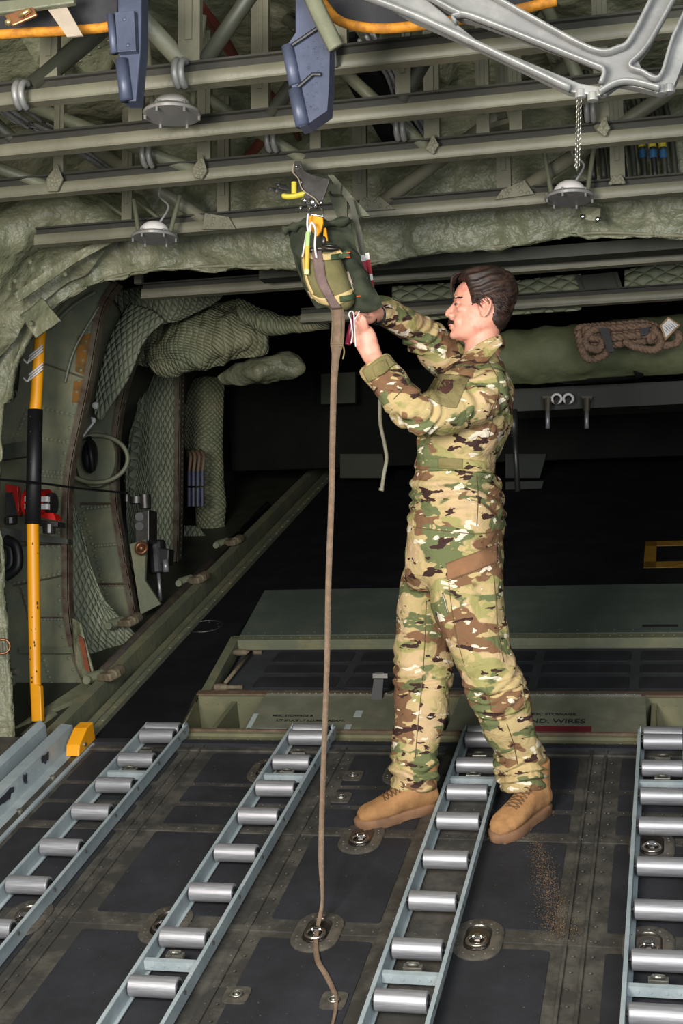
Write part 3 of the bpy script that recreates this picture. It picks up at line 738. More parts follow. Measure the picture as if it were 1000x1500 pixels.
# wire bundles & hoses along the lining
def bundle(name, pts, z, n, rad, mt, lab, cat, spread=.03, sag=0):
    b = new(); c = [ZP(x, y, z) for x, y in pts]
    for i in range(n):
        o = V((random.uniform(-spread, spread), 0, random.uniform(-.02, .02)))
        tube(b, spl([p+o*random.uniform(.6, 1.4) for p in c], 24), rad*random.uniform(.7, 1.2), 6)
    return tag(emit(b, name, mt, sm=True), lab, cat)
random.seed(11)
bundle('wire_bundle', [(-10, 150), (30, 180), (75, 200), (120, 225), (190, 270), (260, 305)], 4.06, 9, .006, SILVERC, 'bundle of pale wires running back along the lining at upper left', 'wire bundle', .04)
bundle('hose', [(280, 0), (310, 45), (345, 95), (400, 150), (430, 200)], 4.10, 2, .016, REDHOSE, 'dark red hoses crossing the lining at top centre-left', 'hose')
bundle('hose', [(352, 236), (380, 205), (405, 180)], 4.0, 1, .016, REDHOSE, 'short dark red hose between the second and third beams', 'hose')
bundle('wire_bundle', [(545, 45), (575, 100), (600, 150), (640, 210), (680, 250)], 4.1, 7, .006, SILVERC, 'bundle of silver wires beside the dark band at top centre', 'wire bundle', .04)
bundle('wire_bundle', [(400, 278), (440, 290), (500, 312), (520, 325)], 3.95, 6, .006, SILVERC, 'short pale wire bundle just left of the yellow T-handle', 'wire bundle', .03)
bm = new(); prism(bm, [ZP(470, 60, 4.1), ZP(520, 55, 4.1), ZP(668, 275, 4.1), ZP(600, 275, 4.1)], (0, 0, .02)); tag(emit(bm, 'ceiling_duct', BLACKD), 'flat black band crossing the ceiling behind the beams at top centre', 'duct')
random.seed(4)
for i in range(9):
    x = 862+i*15; b = new(); Y = 4.95+.03*(i % 3)
    tube(b, spl([A(x-28, 60, Y), A(x-14, 130, Y), A(x, 190, Y), A(x+8, 262, Y)], 16), .011, 8)
    pr = emit(b, 'conduit', OLIVED if i % 3 else RUBBER, sm=True)
    tag(pr, 'dark conduit in the row of slanting pipes at upper right', 'pipe', 'slanting conduits at upper right')
    if i in (5, 6, 7):
        b = new(); cyl(b, A(x+2, 205, Y), A(x+3, 216, Y), .014); emit(b, 'band', YEL2, pr); b = new(); cyl(b, A(x+3.5, 220, Y), A(x+4.5, 232, Y), .014); emit(b, 'band', paint('blue_band', (40, 90, 130), .5), pr)
# small shelf bracket between posts (730,175)
bm = new(); Y = 4.3; prism(bm, [A(716, 180, Y), A(750, 172, Y), A(750, 178, Y), A(716, 188, Y)], (0, .08, 0)); cyl(bm, A(728, 172, Y+.03), A(742, 168, Y+.03), .02)
tag(emit(bm, 'small_bracket', OLIVE), 'small angled bracket between two posts above the third beam', 'bracket')

# ================================================================ CLOTH ARCH
IN = [(20, 1150), (12, 1000), (2, 850), (0, 700), (8, 600), (25, 530), (50, 485), (88, 448), (150, 415), (220, 400), (320, 393), (440, 390), (540, 387), (650, 372), (760, 362), (870, 345), (1040, 350), (1330, 345)]
OUT = [(-160, 1150), (-150, 1000), (-140, 850), (-120, 700), (-100, 600), (-90, 480), (-60, 400), (-10, 320), (60, 260), (150, 215), (320, 195), (440, 182), (540, 174), (650, 165), (760, 155), (870, 145), (1040, 132), (1330, 100)]
Y = 5.15
rowI = [A(x, y, Y) for x, y in IN]; mid = [A(x*.5+u*.5, y*.5+v*.5, Y-.10) for (x, y), (u, v) in zip(IN, OUT)]
rowO = [A(x, y, Y-.04) for x, y in OUT]; back = [A(x-8 if y > 440 else x-3, y+(4 if y > 440 else -7), Y+.28) for x, y in IN]; lip = [p+V((0, -.03, .015)) for p in rowI]
arch = patch('wall_arch_lining', [back, rowI, lip, mid, rowO], CLOTH, 240, 60, .012, disp=lambda p, u, v: wr(.035, 5)(p, u, v)+.012*math.sin(u*220+4*noise.noise(p*3))*max(0, noise.noise(p*2+V((3, 3, 3))))*min(1, v*2.5))
struct(arch)
bm = new(); tube(bm, spl([p+V((0, -.035, 0)) for p in rowI], 160), .007, 6); struct(emit(bm, 'trim_13', paint('hem', (120, 118, 96), .7, scale=30), sm=True))
# upper-left drape between ceiling and arch
rowsD = [[ZP(-60, 300, 4.1), ZP(60, 255, 4.15), ZP(180, 250, 4.2), ZP(330, 262, 4.22)],
         [A(-120, 420, 4.6), A(0, 330, 4.75), A(95, 300, 4.85), A(200, 330, 4.95)],
         [A(-120, 560, 4.75), A(-10, 440, 4.9), A(65, 380, 5.0), A(160, 360, 5.0)],
         [A(-90, 640, 4.95), A(0, 520, 5.02), A(60, 445, 5.04), A(125, 400, 5.06)]]
struct(patch('wall_corner_lining', rowsD, CLOTH, 90, 70, .012, disp=wr(.05, 4)))
bm = new()
prism(bm, [A(20, 430, 4.86), A(100, 375, 4.86), A(160, 345, 4.86), A(170, 352, 4.86), A(110, 385, 4.86), A(28, 442, 4.86)], (0, .006, 0))
for x, y in ((5, 477), (22, 411), (44, 384), (45, 474), (60, 360), (14, 424), (26, 328), (95, 402)): dome(bm, A(x, y, 4.85), V((0, -1, 0)), .010, .7, 10)
t_ = tag(emit(bm, 'lining_strap', CLOTH), 'studded fabric strap across the crumpled lining at the upper left corner', 'strap')
r = root('lining_flap', A(55, 470, 4.9), 'studded square cloth flap covering the top of the yellow pole', 'flap')
o = patch('flap', [[A(32, 463, 4.92), A(63, 437, 4.9)], [A(42, 480, 4.9), A(80, 458, 4.88)], [A(53, 495, 4.9), A(90, 470, 4.88)]], CLOTH, 16, 12, .01, parent=r, disp=wr(.01, 12))
b = new(); dome(b, A(46, 473, 4.87), V((0, -1, 0)), .010, .7, 10); emit(b, 'snap_stud', CHROME, r, sm=True)
# buckled flap on the arch at right
r = root('snap_flap', A(870, 315, 4.98), 'small buttoned flap on the cloth arch at right', 'flap')
b = new(); prism(b, [A(848, 300, 4.95), A(880, 304, 4.95), A(878, 326, 4.95), A(852, 320, 4.95)], (0, .008, 0)); emit(b, 'flap', CLOTH, r, bevel=.003)
b = new(); dome(b, A(853, 317, 4.94), V((0, -1, 0)), .01, .8, 10); dome(b, A(875, 321, 4.94), V((0, -1, 0)), .01, .8, 10); emit(b, 'snap_stud', CHROME, r, sm=True)

# ================================================================ LEFT SIDEWALL BEYOND THE ARCH
def W_(x, y, Y): return A(x, y, Y)
# outer skin
rs = [[V((-2.9, 5.2, .2)), V((-3.15, 6.5, .8)), V((-3.3, 8, 1.6)), V((-3.2, 11.2, 2.6))], [V((-3.5, 5.2, 1.4)), V((-3.5, 6.5, 1.8)), V((-3.5, 8, 2.3)), V((-3.3, 11.2, 3.0))], [V((-3.5, 5.2, 2.6)), V((-3.5, 6.5, 2.7)), V((-3.45, 8, 2.9)), V((-3.2, 11.2, 3.4))], [V((-3.0, 5.2, 4.1)), V((-3.0, 6.5, 4.1)), V((-3.0, 8, 4.1)), V((-3.0, 11.2, 4.1))]]
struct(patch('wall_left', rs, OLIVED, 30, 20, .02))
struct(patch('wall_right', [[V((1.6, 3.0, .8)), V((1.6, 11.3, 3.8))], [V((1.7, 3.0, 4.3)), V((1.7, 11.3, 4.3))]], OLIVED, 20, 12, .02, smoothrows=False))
def rivline(b, p, q, n, r=.006, nrm=V((0, -1, 0))):
    for i in range(n): dome(b, V(p).lerp(V(q), i/(n-1)), nrm, r)
def webframe(k, Y, inner, outer, lab, mt=PANEL, flw=.035, riv=()):
    o_ = root('fuselage_frame', A(inner[len(inner)//2][0], inner[-1][1], Y), lab, 'fuselage frame', 'curved frames along the left side')
    b = new(); I = spl([A(x, y, Y) for x, y in inner], 40); O = spl([A(x, y, Y) for x, y in outer], 40)
    for i in range(39):
        vs = [b.verts.new(p) for p in (I[i], I[i+1], O[i+1], O[i])]; b.faces.new(vs)
    bmesh.ops.remove_doubles(b, verts=b.verts, dist=1e-4)
    for i in range(0, 40): dome(b, I[i].lerp(O[i], .08)-V((0, .001, 0)), V((0, -1, 0)), .006)
    for (x0, y0, x1, y1, n) in riv: rivline(b, A(x0, y0, Y-.001), A(x1, y1, Y-.001), n, .0065)
    w = emit(b, 'web', mt, o_); s = w.modifiers.new('s', 'SOLIDIFY'); s.thickness = .006; s.offset = 1
    b = new()
    for i in range(39):
        p, q = I[i], I[i+1]; t = (q-p).normalized(); n = V((t.z, 0, -t.x))
        prism(b, [p+V((0, -flw, 0))-n*.004, q+V((0, -flw, 0))-n*.004, q+V((0, flw*.4, 0))-n*.004, p+V((0, flw*.4, 0))-n*.004], n*.008)
        prism(b, [p+V((0, -flw, 0)), q+V((0, -flw, 0)), q+V((0, -flw, 0))+n*.03, p+V((0, -flw, 0))+n*.03], (0, .006, 0))
    emit(b, 'flange', FLANGE, o_)
    return o_
fa = webframe(0, 5.85, [(178, 418), (157, 450), (145, 500), (136, 555), (122, 620), (108, 690), (104, 750), (104, 820), (106, 900), (118, 960), (142, 1015)],
         [(40, 380), (0, 400), (-60, 470), (-90, 540), (-100, 620), (-110, 700), (-110, 780), (-110, 860), (-110, 940), (-80, 1030), (-30, 1130)], 'nearest curved riveted frame behind the yellow pole',
         riv=((62, 598, 118, 611, 9), (62, 642, 105, 650, 8), (58, 690, 100, 694, 9), (60, 697, 100, 700, 9), (60, 800, 102, 801, 6), (20, 855, 100, 838, 12), (60, 907, 100, 907, 9), (40, 600, 20, 650, 8), (30, 860, 75, 1000, 18)))
b = new(); 
for (x0, y0, x1, y1) in ((66, 533, 130, 556), (20, 858, 102, 841), (20, 800, 102, 796), (60, 905, 104, 905), (30, 860, 48, 930)): tube(b, [A(x0, y0, 5.84), A(x1, y1, 5.84)], .004, 6)
emit(b, 'lap_seam', FLANGE, fa)
b = new(); prism(b, [A(113, 492, 5.842), A(134, 488, 5.842), A(128, 552, 5.842), A(110, 544, 5.842)], (0, .004, 0)); prism(b, [A(108, 558, 5.842), A(124, 556, 5.842), A(120, 590, 5.842), A(105, 590, 5.842)], (0, .004, 0)); emit(b, 'amber_stain', RUST, fa)
b = new(); prism(b, [A(28, 948, 5.80), A(115, 948, 5.80), A(115, 957, 5.80), A(28, 957, 5.80)], (0, .02, 0)); emit(b, 'cross_strip', OLIVE, fa)
b = new(); tube(b, spl([A(75, 480, 5.8), A(105, 450, 5.8), A(140, 428, 5.8)], 12), .01); tube(b, spl([A(95, 560, 5.82), A(110, 510, 5.82), A(145, 450, 5.82)], 12), .006); emit(b, 'stiffener', OLIVE, fa)
fb = webframe(1, 6.7, [(232, 470), (212, 500), (198, 535), (186, 575), (176, 630), (173, 700), (175, 745), (182, 790), (192, 850), (206, 922)],
         [(150, 430), (120, 460), (100, 500), (100, 560), (90, 620), (90, 700), (90, 760), (90, 800), (90, 860), (110, 930)], 'second curved frame with the round hatch cover',
         riv=((128, 745, 170, 740, 9), (140, 800, 175, 797, 9), (140, 858, 186, 856, 10), (120, 742, 158, 880, 16), (152, 575, 182, 588, 6)))
b = new(); tube(b, [A(152, 575, 6.69), A(184, 588, 6.69)], .004); tube(b, [A(118, 738, 6.69), A(172, 738, 6.69)], .006); tube(b, [A(140, 856, 6.69), A(190, 855, 6.69)], .006); emit(b, 'lap_seam', FLANGE, fb)
fc = webframe(2, 7.7, [(268, 548), (267, 620), (266, 700), (265, 780), (262, 858)], [(262, 548), (261, 620), (260, 700), (258, 780), (254, 858)], 'third, straight vertical frame with rusty edge', mt=FLANGE, flw=.05)
# quilted panels
def quiltp(rows, Yf, lab, nu=40, nv=40, mt=None, disp=None, bulge=.02):
    o = patch('quilted_lining', [[A(x, y, Yf+dy) for x, y, dy in r] for r in rows], mt or QUILT, nu, nv, .01, disp=disp or wr(.008, 6), bulge=bulge)
    return tag(o, lab, 'quilted lining', None)
quiltp([[(262, 540, 0), (215, 548, 0), (205, 600, -.1)], [(262, 640, 0), (215, 650, 0), (186, 660, -.25)], [(262, 740, 0), (215, 745, 0), (184, 745, -.25)], [(260, 860, 0), (225, 862, 0), (195, 862, -.2)]], 7.75, 'tall pale green quilted lining panel between the second and third frames', mt=QUILT)
quiltp([[(108, 740, 0), (118, 760, 0), (124, 790, 0)], [(106, 840, 0), (135, 850, .1), (150, 870, .1)], [(110, 910, 0), (150, 915, .1), (190, 920, .15)], [(140, 985, 0), (170, 972, .1), (208, 945, .2)], [(146, 1012, 0), (165, 1000, .1), (205, 955, .2)]], 6.2, 'quilted lining sweeping down to the deck edge at lower left', 40, 50)
quiltp([[(190, 445, 0), (222, 455, 0), (240, 470, 0)], [(165, 490, 0), (190, 500, 0), (212, 500, 0)], [(150, 540, 0), (165, 555, 0), (185, 560, 0)], [(138, 600, 0), (142, 612, 0), (148, 615, 0)]], 6.5, 'narrow quilted strip curving upward between the first and second frames', 30, 50)
quiltp([[(160, 430, 0), (240, 415, 0), (330, 418, 0)], [(175, 450, 0), (250, 438, 0), (320, 440, 0)], [(185, 480, 0), (235, 475, 0), (262, 470, 0)]], 6.6, 'quilted strip under the fifth beam at the top of the frames', 40, 20)
# crumpled quilted drape bundle
DR = [[(185, 520, .2), (240, 478, .1), (300, 455, 0), (345, 442, 0)], [(205, 535, .1), (250, 500, -.05), (320, 470, -.1), (380, 478, -.05)], [(228, 540, 0), (290, 520, -.12), (340, 500, -.15), (392, 492, -.05)], [(232, 546, .05), (290, 538, -.05), (345, 522, -.05), (390, 512, 0)]]
quiltp(DR, 6.9, 'crumpled quilted blanket bundle strapped up at the left, below the fifth beam', 70, 50, QUILTW, disp=wr(.06, 5), bulge=.03)
quiltp([[(345, 440, 0), (400, 462, 0), (440, 470, 0), (482, 472, 0)], [(350, 462, -.05), (400, 478, -.05), (445, 480, -.04), (482, 478, 0)], [(372, 482, 0), (410, 484, 0), (445, 482, 0), (482, 481, 0)]], 6.7, 'tapering tail of the quilted bundle reaching behind the brown strap', 40, 20, QUILTW, disp=wr(.03, 6))
quiltp([[(322, 552, 0), (370, 530, -.05), (410, 518, 0), (438, 522, 0)], [(330, 556, 0), (370, 545, -.1), (410, 535, -.06), (446, 540, 0)], [(345, 562, 0), (380, 556, 0), (410, 552, 0), (444, 548, 0)]], 7.1, 'lower loose corner of the crumpled lining, beside the dark tail opening', 40, 20, CLOTH, disp=wr(.04, 5))
quiltp([[(272, 560, 0), (300, 552, -.05), (328, 556, 0)], [(274, 640, 0), (300, 650, -.05), (326, 650, -.02)], [(290, 730, 0), (312, 740, -.04), (328, 745, 0)], [(288, 780, 0), (310, 800, 0), (330, 798, 0)]], 8.4, 'beige quilted column at the edge of the dark tail', 30, 60, QUILTW, disp=wr(.03, 5), bulge=.05)
quiltp([[(270, 770, 0), (290, 772, 0), (300, 785, 0)], [(270, 820, 0), (300, 815, 0), (325, 805, 0)], [(268, 860, 0), (285, 858, 0), (320, 818, 0)]], 8.2, 'low curved quilted lining behind the third frame', 30, 30, QUILT)
# lower apron of frame A
r = root('drape_edge_strip', A(120, 940, 5.7), 'curled lining edge strip with a rusty patch at lower left', 'edge strip')
o = patch('strip', [[A(106, 905, 5.7), A(108, 950, 5.7), A(118, 990, 5.68), A(136, 1012, 5.68)], [A(118, 912, 5.66), A(128, 950, 5.66), A(136, 980, 5.66), A(142, 1008, 5.68)]], CLOTH, 30, 6, .012, parent=r, smoothrows=False)
b = new(); prism(b, [A(114, 930, 5.64), A(122, 935, 5.64), A(132, 985, 5.64), A(124, 980, 5.64)], (0, .008, 0)); emit(b, 'rust_patch', paint('rust', (120, 60, 30), .8, c2=(90, 50, 34), scale=20), r)
# round hatch
r = root('round_hatch', A(140, 670, 6.5), 'round hatch cover in a ring on the second frame, left side', 'hatch')
b = new(); torus(b, A(140, 672, 6.58), V((.3, -1, 0)), .165, .012, 40, 8, sx=.75); emit(b, 'ring', PANEL, r, sm=True)
b = new(); e = A(140, 672, 6.62)
prism(b, [e+V((.11*math.cos(t), 0, .15*math.sin(t))) for t in [2*PI*i/32 for i in range(32)]], (0, .03, 0)); emit(b, 'disc', PANEL, r)
b = new(); ball(b, A(132, 668, 6.56), (.04, .05, .09)); tube(b, [A(130, 640, 6.5), A(136, 690, 6.5)], .015); emit(b, 'latch_mechanism', RUBBER, r, sm=True)
# white tie by the hatch
bm = new(); tube(bm, spl([A(121, 640, 6.45), A(130, 628, 6.42), A(137, 618, 6.42), A(134, 612, 6.42)], 12), .006); ball(bm, A(137, 616, 6.42), (.012, .012, .015)); cyl(bm, A(140, 594, 6.5), A(140, 594, 6.48), .018)
tag(emit(bm, 'cord_tie', WHITE, sm=True), 'knotted white cord tie above the round hatch', 'cord')
# hydraulic units
r = root('hydraulic_unit', A(210, 760, 6.6), 'grey metal valve block with two round ports beside the second frame', 'valve unit')
b = new(); prism(b, [A(196, 750, 6.6), A(218, 746, 6.6), A(218, 792, 6.6), A(198, 800, 6.6)], (0, .12, 0)); emit(b, 'block', STEELD, r, bevel=.006)
b = new()
for y in (757, 771): cyl(b, A(204, y, 6.59), A(204, y, 6.62), .022, 16)
emit(b, 'port', RUBBER, r)
b = new(); cyl(b, A(200, 728, 6.62), A(200, 738, 6.62), .035, 16); cyl(b, A(212, 725, 6.62), A(213, 745, 6.62), .03, 12); cyl(b, A(186, 725, 6.55), A(186, 735, 6.55), .012); emit(b, 'fitting', STEELD, r, ang=.6)
r = root('actuator', A(232, 820, 6.8), 'black actuator with a chrome rod pointing down at the deck edge', 'actuator')
b = new(); cyl(b, A(228, 792, 6.8), A(232, 840, 6.8), .05, 16); prism(b, [A(222, 800, 6.76), A(248, 804, 6.76), A(246, 828, 6.76), A(222, 826, 6.76)], (0, .08, 0)); emit(b, 'body', RUBBER, r, bevel=.008)
b = new(); cyl(b, A(232, 838, 6.8), A(235, 880, 6.8), .009); cyl(b, A(242, 820, 6.75), A(243, 838, 6.75), .016); emit(b, 'rod', STEEL, r, sm=True)
r = root('pulley_bracket', A(200, 800, 6.6), 'bronze coloured pulley on a bracket below the valve block', 'pulley')
b = new(); torus(b, A(207, 803, 6.55), V((0, -1, .3)), .028, .010, 20, 8); cyl(b, A(207, 803, 6.54), A(207, 803, 6.58), .018); emit(b, 'wheel', paint('bronze', (130, 92, 66), .4, .7), r, sm=True)
b = new(); prism(b, [A(190, 797, 6.6), A(214, 790, 6.6), A(212, 850, 6.6), A(235, 885, 6.6), A(206, 900, 6.6)], (0, .02, 0)); emit(b, 'bracket_plate', PANEL, r)
# cable connectors by frame C
for i in range(4):
    x = 277+i*6.5; b = new(); tube(b, spl([A(x-3, 660, 8.0), A(x+2, 668, 7.95), A(x, 690, 7.95), A(x, 705, 7.95)], 12), .0105)
    o = emit(b, 'cable', paint('cable_tan', (110, 88, 70), .6, scale=20), sm=True); tag(o, 'thick cable in the row of four behind the third frame', 'cable', 'four cables behind the third frame')
    b = new(); cyl(b, A(x, 690, 7.94), A(x, 712, 7.94), .012); cyl(b, A(x, 715, 7.94), A(x, 742, 7.94), .0125); emit(b, 'connector', BLUEG, o)
# roller guides along the deck edge (tan lumps)
for (x, y, lab) in ((190, 925, 'nearest worn roller fitting at the left deck edge beyond the quilting'), (162, 1005, 'worn shoe-like fitting where the quilting meets the deck edge'), (290, 862, 'rounded worn fitting at the deck edge below the third frame'), (342, 806, 'farthest rounded worn fitting at the left deck edge')):
    r = root('edge_fitting', DP(x, y, .03), lab, 'fitting', 'worn fittings along the deck edge')
    c = DP(x, y, .06); b = new(); box(b, c+V((.0, 0, -.01)), (.09, .07, .035), Matrix.Rotation(-.45, 3, 'Z') @ DM.to_3x3()); cyl(b, c+V((.02, -.02, -.01)), c+V((.03, .06, .015)), .026, 16); emit(b, 'shoe', PINKT, r, ang=.6, bevel=.008)
    b = new(); cyl(b, c+V((-.10, .02, -.02)), c+V((-.03, .0, -.005)), .022, 14); cyl(b, c+V((-.09, -.03, -.03)), c+V((-.09, .05, -.03)), .018, 12); emit(b, 'roller', PANEL, r, ang=.6)
bm = new(); tube(bm, [D(-2.50, 5.95, .02), D(-2.60, 9.0, .02)], .024, 12); tag(emit(bm, 'edge_pipe', paint('rust_pipe', (50, 44, 38), .6, c2=(66, 56, 46), scale=8), sm=True), 'brownish pipe running along the left deck edge behind the fittings', 'pipe')
bm = new(); p = [A(28, 1075, 5.3), A(170, 935, 6.1)]; prism(bm, [A(22, 1065, 5.35), A(120, 1000, 5.75), A(150, 1005, 5.75), A(32, 1085, 5.35)], (0, .02, .0)); tube(bm, [A(35, 1082, 5.3), A(78, 1048, 5.5)], .025)
struct(emit(bm, 'trim_14', PANEL))
# yellow/black pole
r = root('support_pole', A(52, 1055, 5.4), 'yellow pole with a black rubber sleeve standing at the left wall', 'pole')
Y = 5.4
b = new(); tube(b, [A(64, 478, Y), A(58, 500, Y), A(52, 600, Y), A(48, 760, Y), A(50, 900, Y), A(52, 1000, Y), A(53, 1056, Y)], [.015, .024, .026, .026, .026, .024, .019], 20); emit(b, 'tube', YELLOW, r, sm=True)
b = new(); tube(b, [A(51.8, 600, Y), A(50, 680, Y), A(48, 768, Y)], [.0325, .032, .034], 20)
for y in (610, 632, 676, 694, 712, 730, 748, 765): dome(b, A(44, y, Y-.030), V((-.3, -1, 0)), .006)
emit(b, 'rubber_sleeve', RUBBER, r, sm=True)
b = new(); prism(b, [A(44, 1000, Y-.026), A(59, 1005, Y-.026), A(61, 1057, Y-.026), A(46, 1057, Y-.026)], (0, .03, 0))
emit(b, 'flattened_end', YELLOW, r, bevel=.004)
b = new(); random.seed(3)
for i in range(14):
    p = A(random.uniform(44, 57), random.uniform(790, 1000), Y-.0245); ball(b, p, (.0025, .002, random.uniform(.002, .008)), n=4)
emit(b, 'paint_chip', RUBBER, r)
for (y0, y1, lab) in ((508, 520, 'upper'), (535, 552, 'lower')):
    b = new()
    for k in range(3):
        y_a = y0+k*4; c = [A(43, y_a+14, Y-.03), A(52, y_a+6, Y-.036), A(62, y_a-2, Y-.03), A(60, y_a+2, Y+.03), A(44, y_a+12, Y+.03)]
        tube(b, c, .004, 6, closed=True)
    tube(b, spl([A(43, y0+18, Y-.03), A(40, y0+24, Y-.035), A(34, y0+18, Y-.03)], 8), .004)
    tag(emit(b, 'cord_lashing', WHITE, sm=True), lab+' white cord lashing wound around the yellow pole', 'cord')
bm = new(); prism(bm, [A(30, 1062, 5.45), A(58, 1062, 5.45), A(60, 1085, 5.45), A(32, 1088, 5.45)], (0, .1, 0)); tag(emit(bm, 'pole_socket', OLIVED, bevel=.005), 'dark metal socket box under the foot of the yellow pole', 'socket')
bm = new(); prism(bm, [A(0, 652, 5.5), A(40, 645, 5.5), A(40, 668, 5.5), A(0, 674, 5.5)], (0, .04, 0)); tag(emit(bm, 'pole_bracket', OLIVED), 'dark bracket arm holding the black sleeve of the pole', 'bracket')
bm = new(); cyl(bm, A(-10, 985, 5.2), A(26, 984, 5.2), .014, 12); tag(emit(bm, 'steel_pin', BOLT), 'short steel pin sticking out at the left edge of the photo', 'pin')
bm = new(); torus(bm, A(4, 947, 5.02), V((.4, -1, 0)), .028, .005, 24, 8); tag(emit(bm, 'lining_ring', paint('bronze', (130, 92, 66), .4, .7), sm=True), 'bronze ring hooked on the lining at the left edge', 'ring')
# red emergency items
r = root('red_lever', A(20, 740, 5.6), 'red metal lever plate half hidden by the lining at the left edge', 'lever')
b = new(); prism(b, [A(8, 709, 5.6), A(26, 712, 5.6), A(28, 745, 5.6), A(26, 755, 5.6), A(18, 722, 5.6), A(8, 720, 5.6)], (0, .03, 0)); emit(b, 'plate', RED, r, bevel=.003)
b = new(); prism(b, [A(8, 722, 5.62), A(18, 722, 5.62), A(28, 756, 5.62), A(8, 756, 5.62)], (0, .04, 0)); cyl(b, A(16, 758, 5.6), A(16, 768, 5.6), .03, 14); emit(b, 'mount', STEELD, r, bevel=.003)
r = root('red_bottle', A(66, 740, 5.6), 'red cylinder with white bands behind the black sleeve', 'cylinder')
b = new(); cyl(b, A(40, 737, 5.6), A(71, 737, 5.6), .062, 24); prism(b, [A(58, 750, 5.57), A(78, 752, 5.57), A(82, 762, 5.57), A(58, 758, 5.57)], (0, .06, 0)); emit(b, 'body', RED, r, ang=.5)
b = new()
for y in (731, 742): prism(b, [A(36, y-4, 5.535), A(70, y-4, 5.535), A(70, y+4, 5.535), A(36, y+4, 5.535)], (0, .02, 0))
emit(b, 'white_band', WHITE, r)
b = new(); cyl(b, A(71, 738, 5.6), A(79, 738, 5.6), .05, 16); cyl(b, A(72, 768, 5.58), A(72, 782, 5.58), .028, 14); prism(b, [A(40, 760, 5.56), A(84, 764, 5.56), A(84, 772, 5.56), A(40, 768, 5.56)], (0, .08, 0)); emit(b, 'valve', STEELD, r, bevel=.002)
bm = new(); prism(bm, [A(2, 772, 5.6), A(100, 790, 5.8), A(100, 797, 5.8), A(2, 790, 5.6)], (0, .05, .0)); tag(emit(bm, 'equipment_shelf', OLIVED), 'dark shelf bracket under the red items at left', 'shelf')
bm = new(); tube(bm, spl([A(8, 790, 5.5), A(24, 800, 5.5), A(26, 830, 5.5), A(8, 845, 5.5)], 20), .022); tube(bm, spl([A(2, 795, 5.52), A(14, 802, 5.52), A(16, 826, 5.52), A(2, 840, 5.52)], 20), .02)
tag(emit(bm, 'black_hose', RUBBER, sm=True), 'looped black hose below the red items at the left edge', 'hose')
bm = new(); tube(bm, spl([A(-15, 701, 5.05), A(60, 708, 5.4), A(120, 716, 5.9), A(186, 722, 6.5)], 24), .0055, 6); tag(emit(bm, 'thin_cable', RUBBER, sm=True), 'thin black cable stretched from the left edge across the yellow pole', 'cable')

# ================================================================ TAIL (dark) AND RIGHT SIDE
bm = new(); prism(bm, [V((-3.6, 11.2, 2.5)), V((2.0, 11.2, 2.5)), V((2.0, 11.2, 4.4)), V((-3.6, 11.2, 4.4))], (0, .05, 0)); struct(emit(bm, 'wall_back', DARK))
# sloping inner door surface behind
def tq(name, pts, Y, mt, lab, cat, d=.05, st=False):
    b = new(); prism(b, [A(x, y, Y) for x, y in pts], (0, d, 0)); o = emit(b, name, mt)
    return struct(o) if st else tag(o, lab, cat)
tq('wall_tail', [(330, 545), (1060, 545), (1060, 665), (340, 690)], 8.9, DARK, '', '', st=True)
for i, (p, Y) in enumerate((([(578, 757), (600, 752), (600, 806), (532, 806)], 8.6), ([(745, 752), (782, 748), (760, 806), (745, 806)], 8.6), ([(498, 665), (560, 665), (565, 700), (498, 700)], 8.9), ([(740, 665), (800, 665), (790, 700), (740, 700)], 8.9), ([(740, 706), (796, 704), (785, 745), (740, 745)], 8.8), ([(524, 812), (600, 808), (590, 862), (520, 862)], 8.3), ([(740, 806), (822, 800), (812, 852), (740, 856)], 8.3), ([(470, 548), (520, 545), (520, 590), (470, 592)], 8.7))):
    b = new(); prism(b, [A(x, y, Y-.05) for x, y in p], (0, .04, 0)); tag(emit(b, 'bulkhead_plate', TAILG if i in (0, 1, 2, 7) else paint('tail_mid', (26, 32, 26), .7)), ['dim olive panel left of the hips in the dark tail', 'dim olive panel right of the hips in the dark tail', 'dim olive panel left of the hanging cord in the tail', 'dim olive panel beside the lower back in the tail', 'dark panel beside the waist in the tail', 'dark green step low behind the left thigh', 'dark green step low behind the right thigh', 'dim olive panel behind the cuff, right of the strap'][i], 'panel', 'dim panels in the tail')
# quilted panels at right under fifth/sixth beams
quiltp([[(745, 414, 0), (790, 408, 0), (850, 402, 0)], [(745, 440, 0), (790, 436, 0), (853, 430, 0)], [(745, 462, 0), (790, 458, 0), (850, 454, 0)]], 6.35, 'wide quilted lining right of the head, under the fifth beam', 50, 24, QUILTB)
quiltp([[(915, 396, 0), (950, 390, 0), (1010, 384, 0)], [(915, 415, 0), (950, 410, 0), (1010, 404, 0)], [(915, 440, 0), (950, 436, 0), (1010, 432, 0)]], 6.35, 'quilted lining at the right edge under the fifth beam', 40, 20, QUILTB)
quiltp([[(575, 420, 0), (620, 418, 0), (665, 414, 0)], [(575, 450, 0), (620, 446, 0), (665, 440, 0)], [(580, 475, 0), (620, 470, 0), (665, 465, 0)]], 6.35, 'quilted lining between the sleeve and the face, under the fifth beam', 40, 24, QUILTB)
bm = new(); prism(bm, [A(842, 404, 6.3), A(904, 398, 6.3), A(916, 436, 6.3), A(856, 444, 6.3)], (0, .04, 0))
for i in range(12):
    dome(bm, A(850+i*.9, 408+i*2.8, 6.3), V((0, -1, 0)), .005); dome(bm, A(898+i*1.1, 402+i*2.8, 6.3), V((0, -1, 0)), .005)
tag(emit(bm, 'riveted_plate', OLIVED), 'dark riveted plate between the quilted linings at right', 'plate')
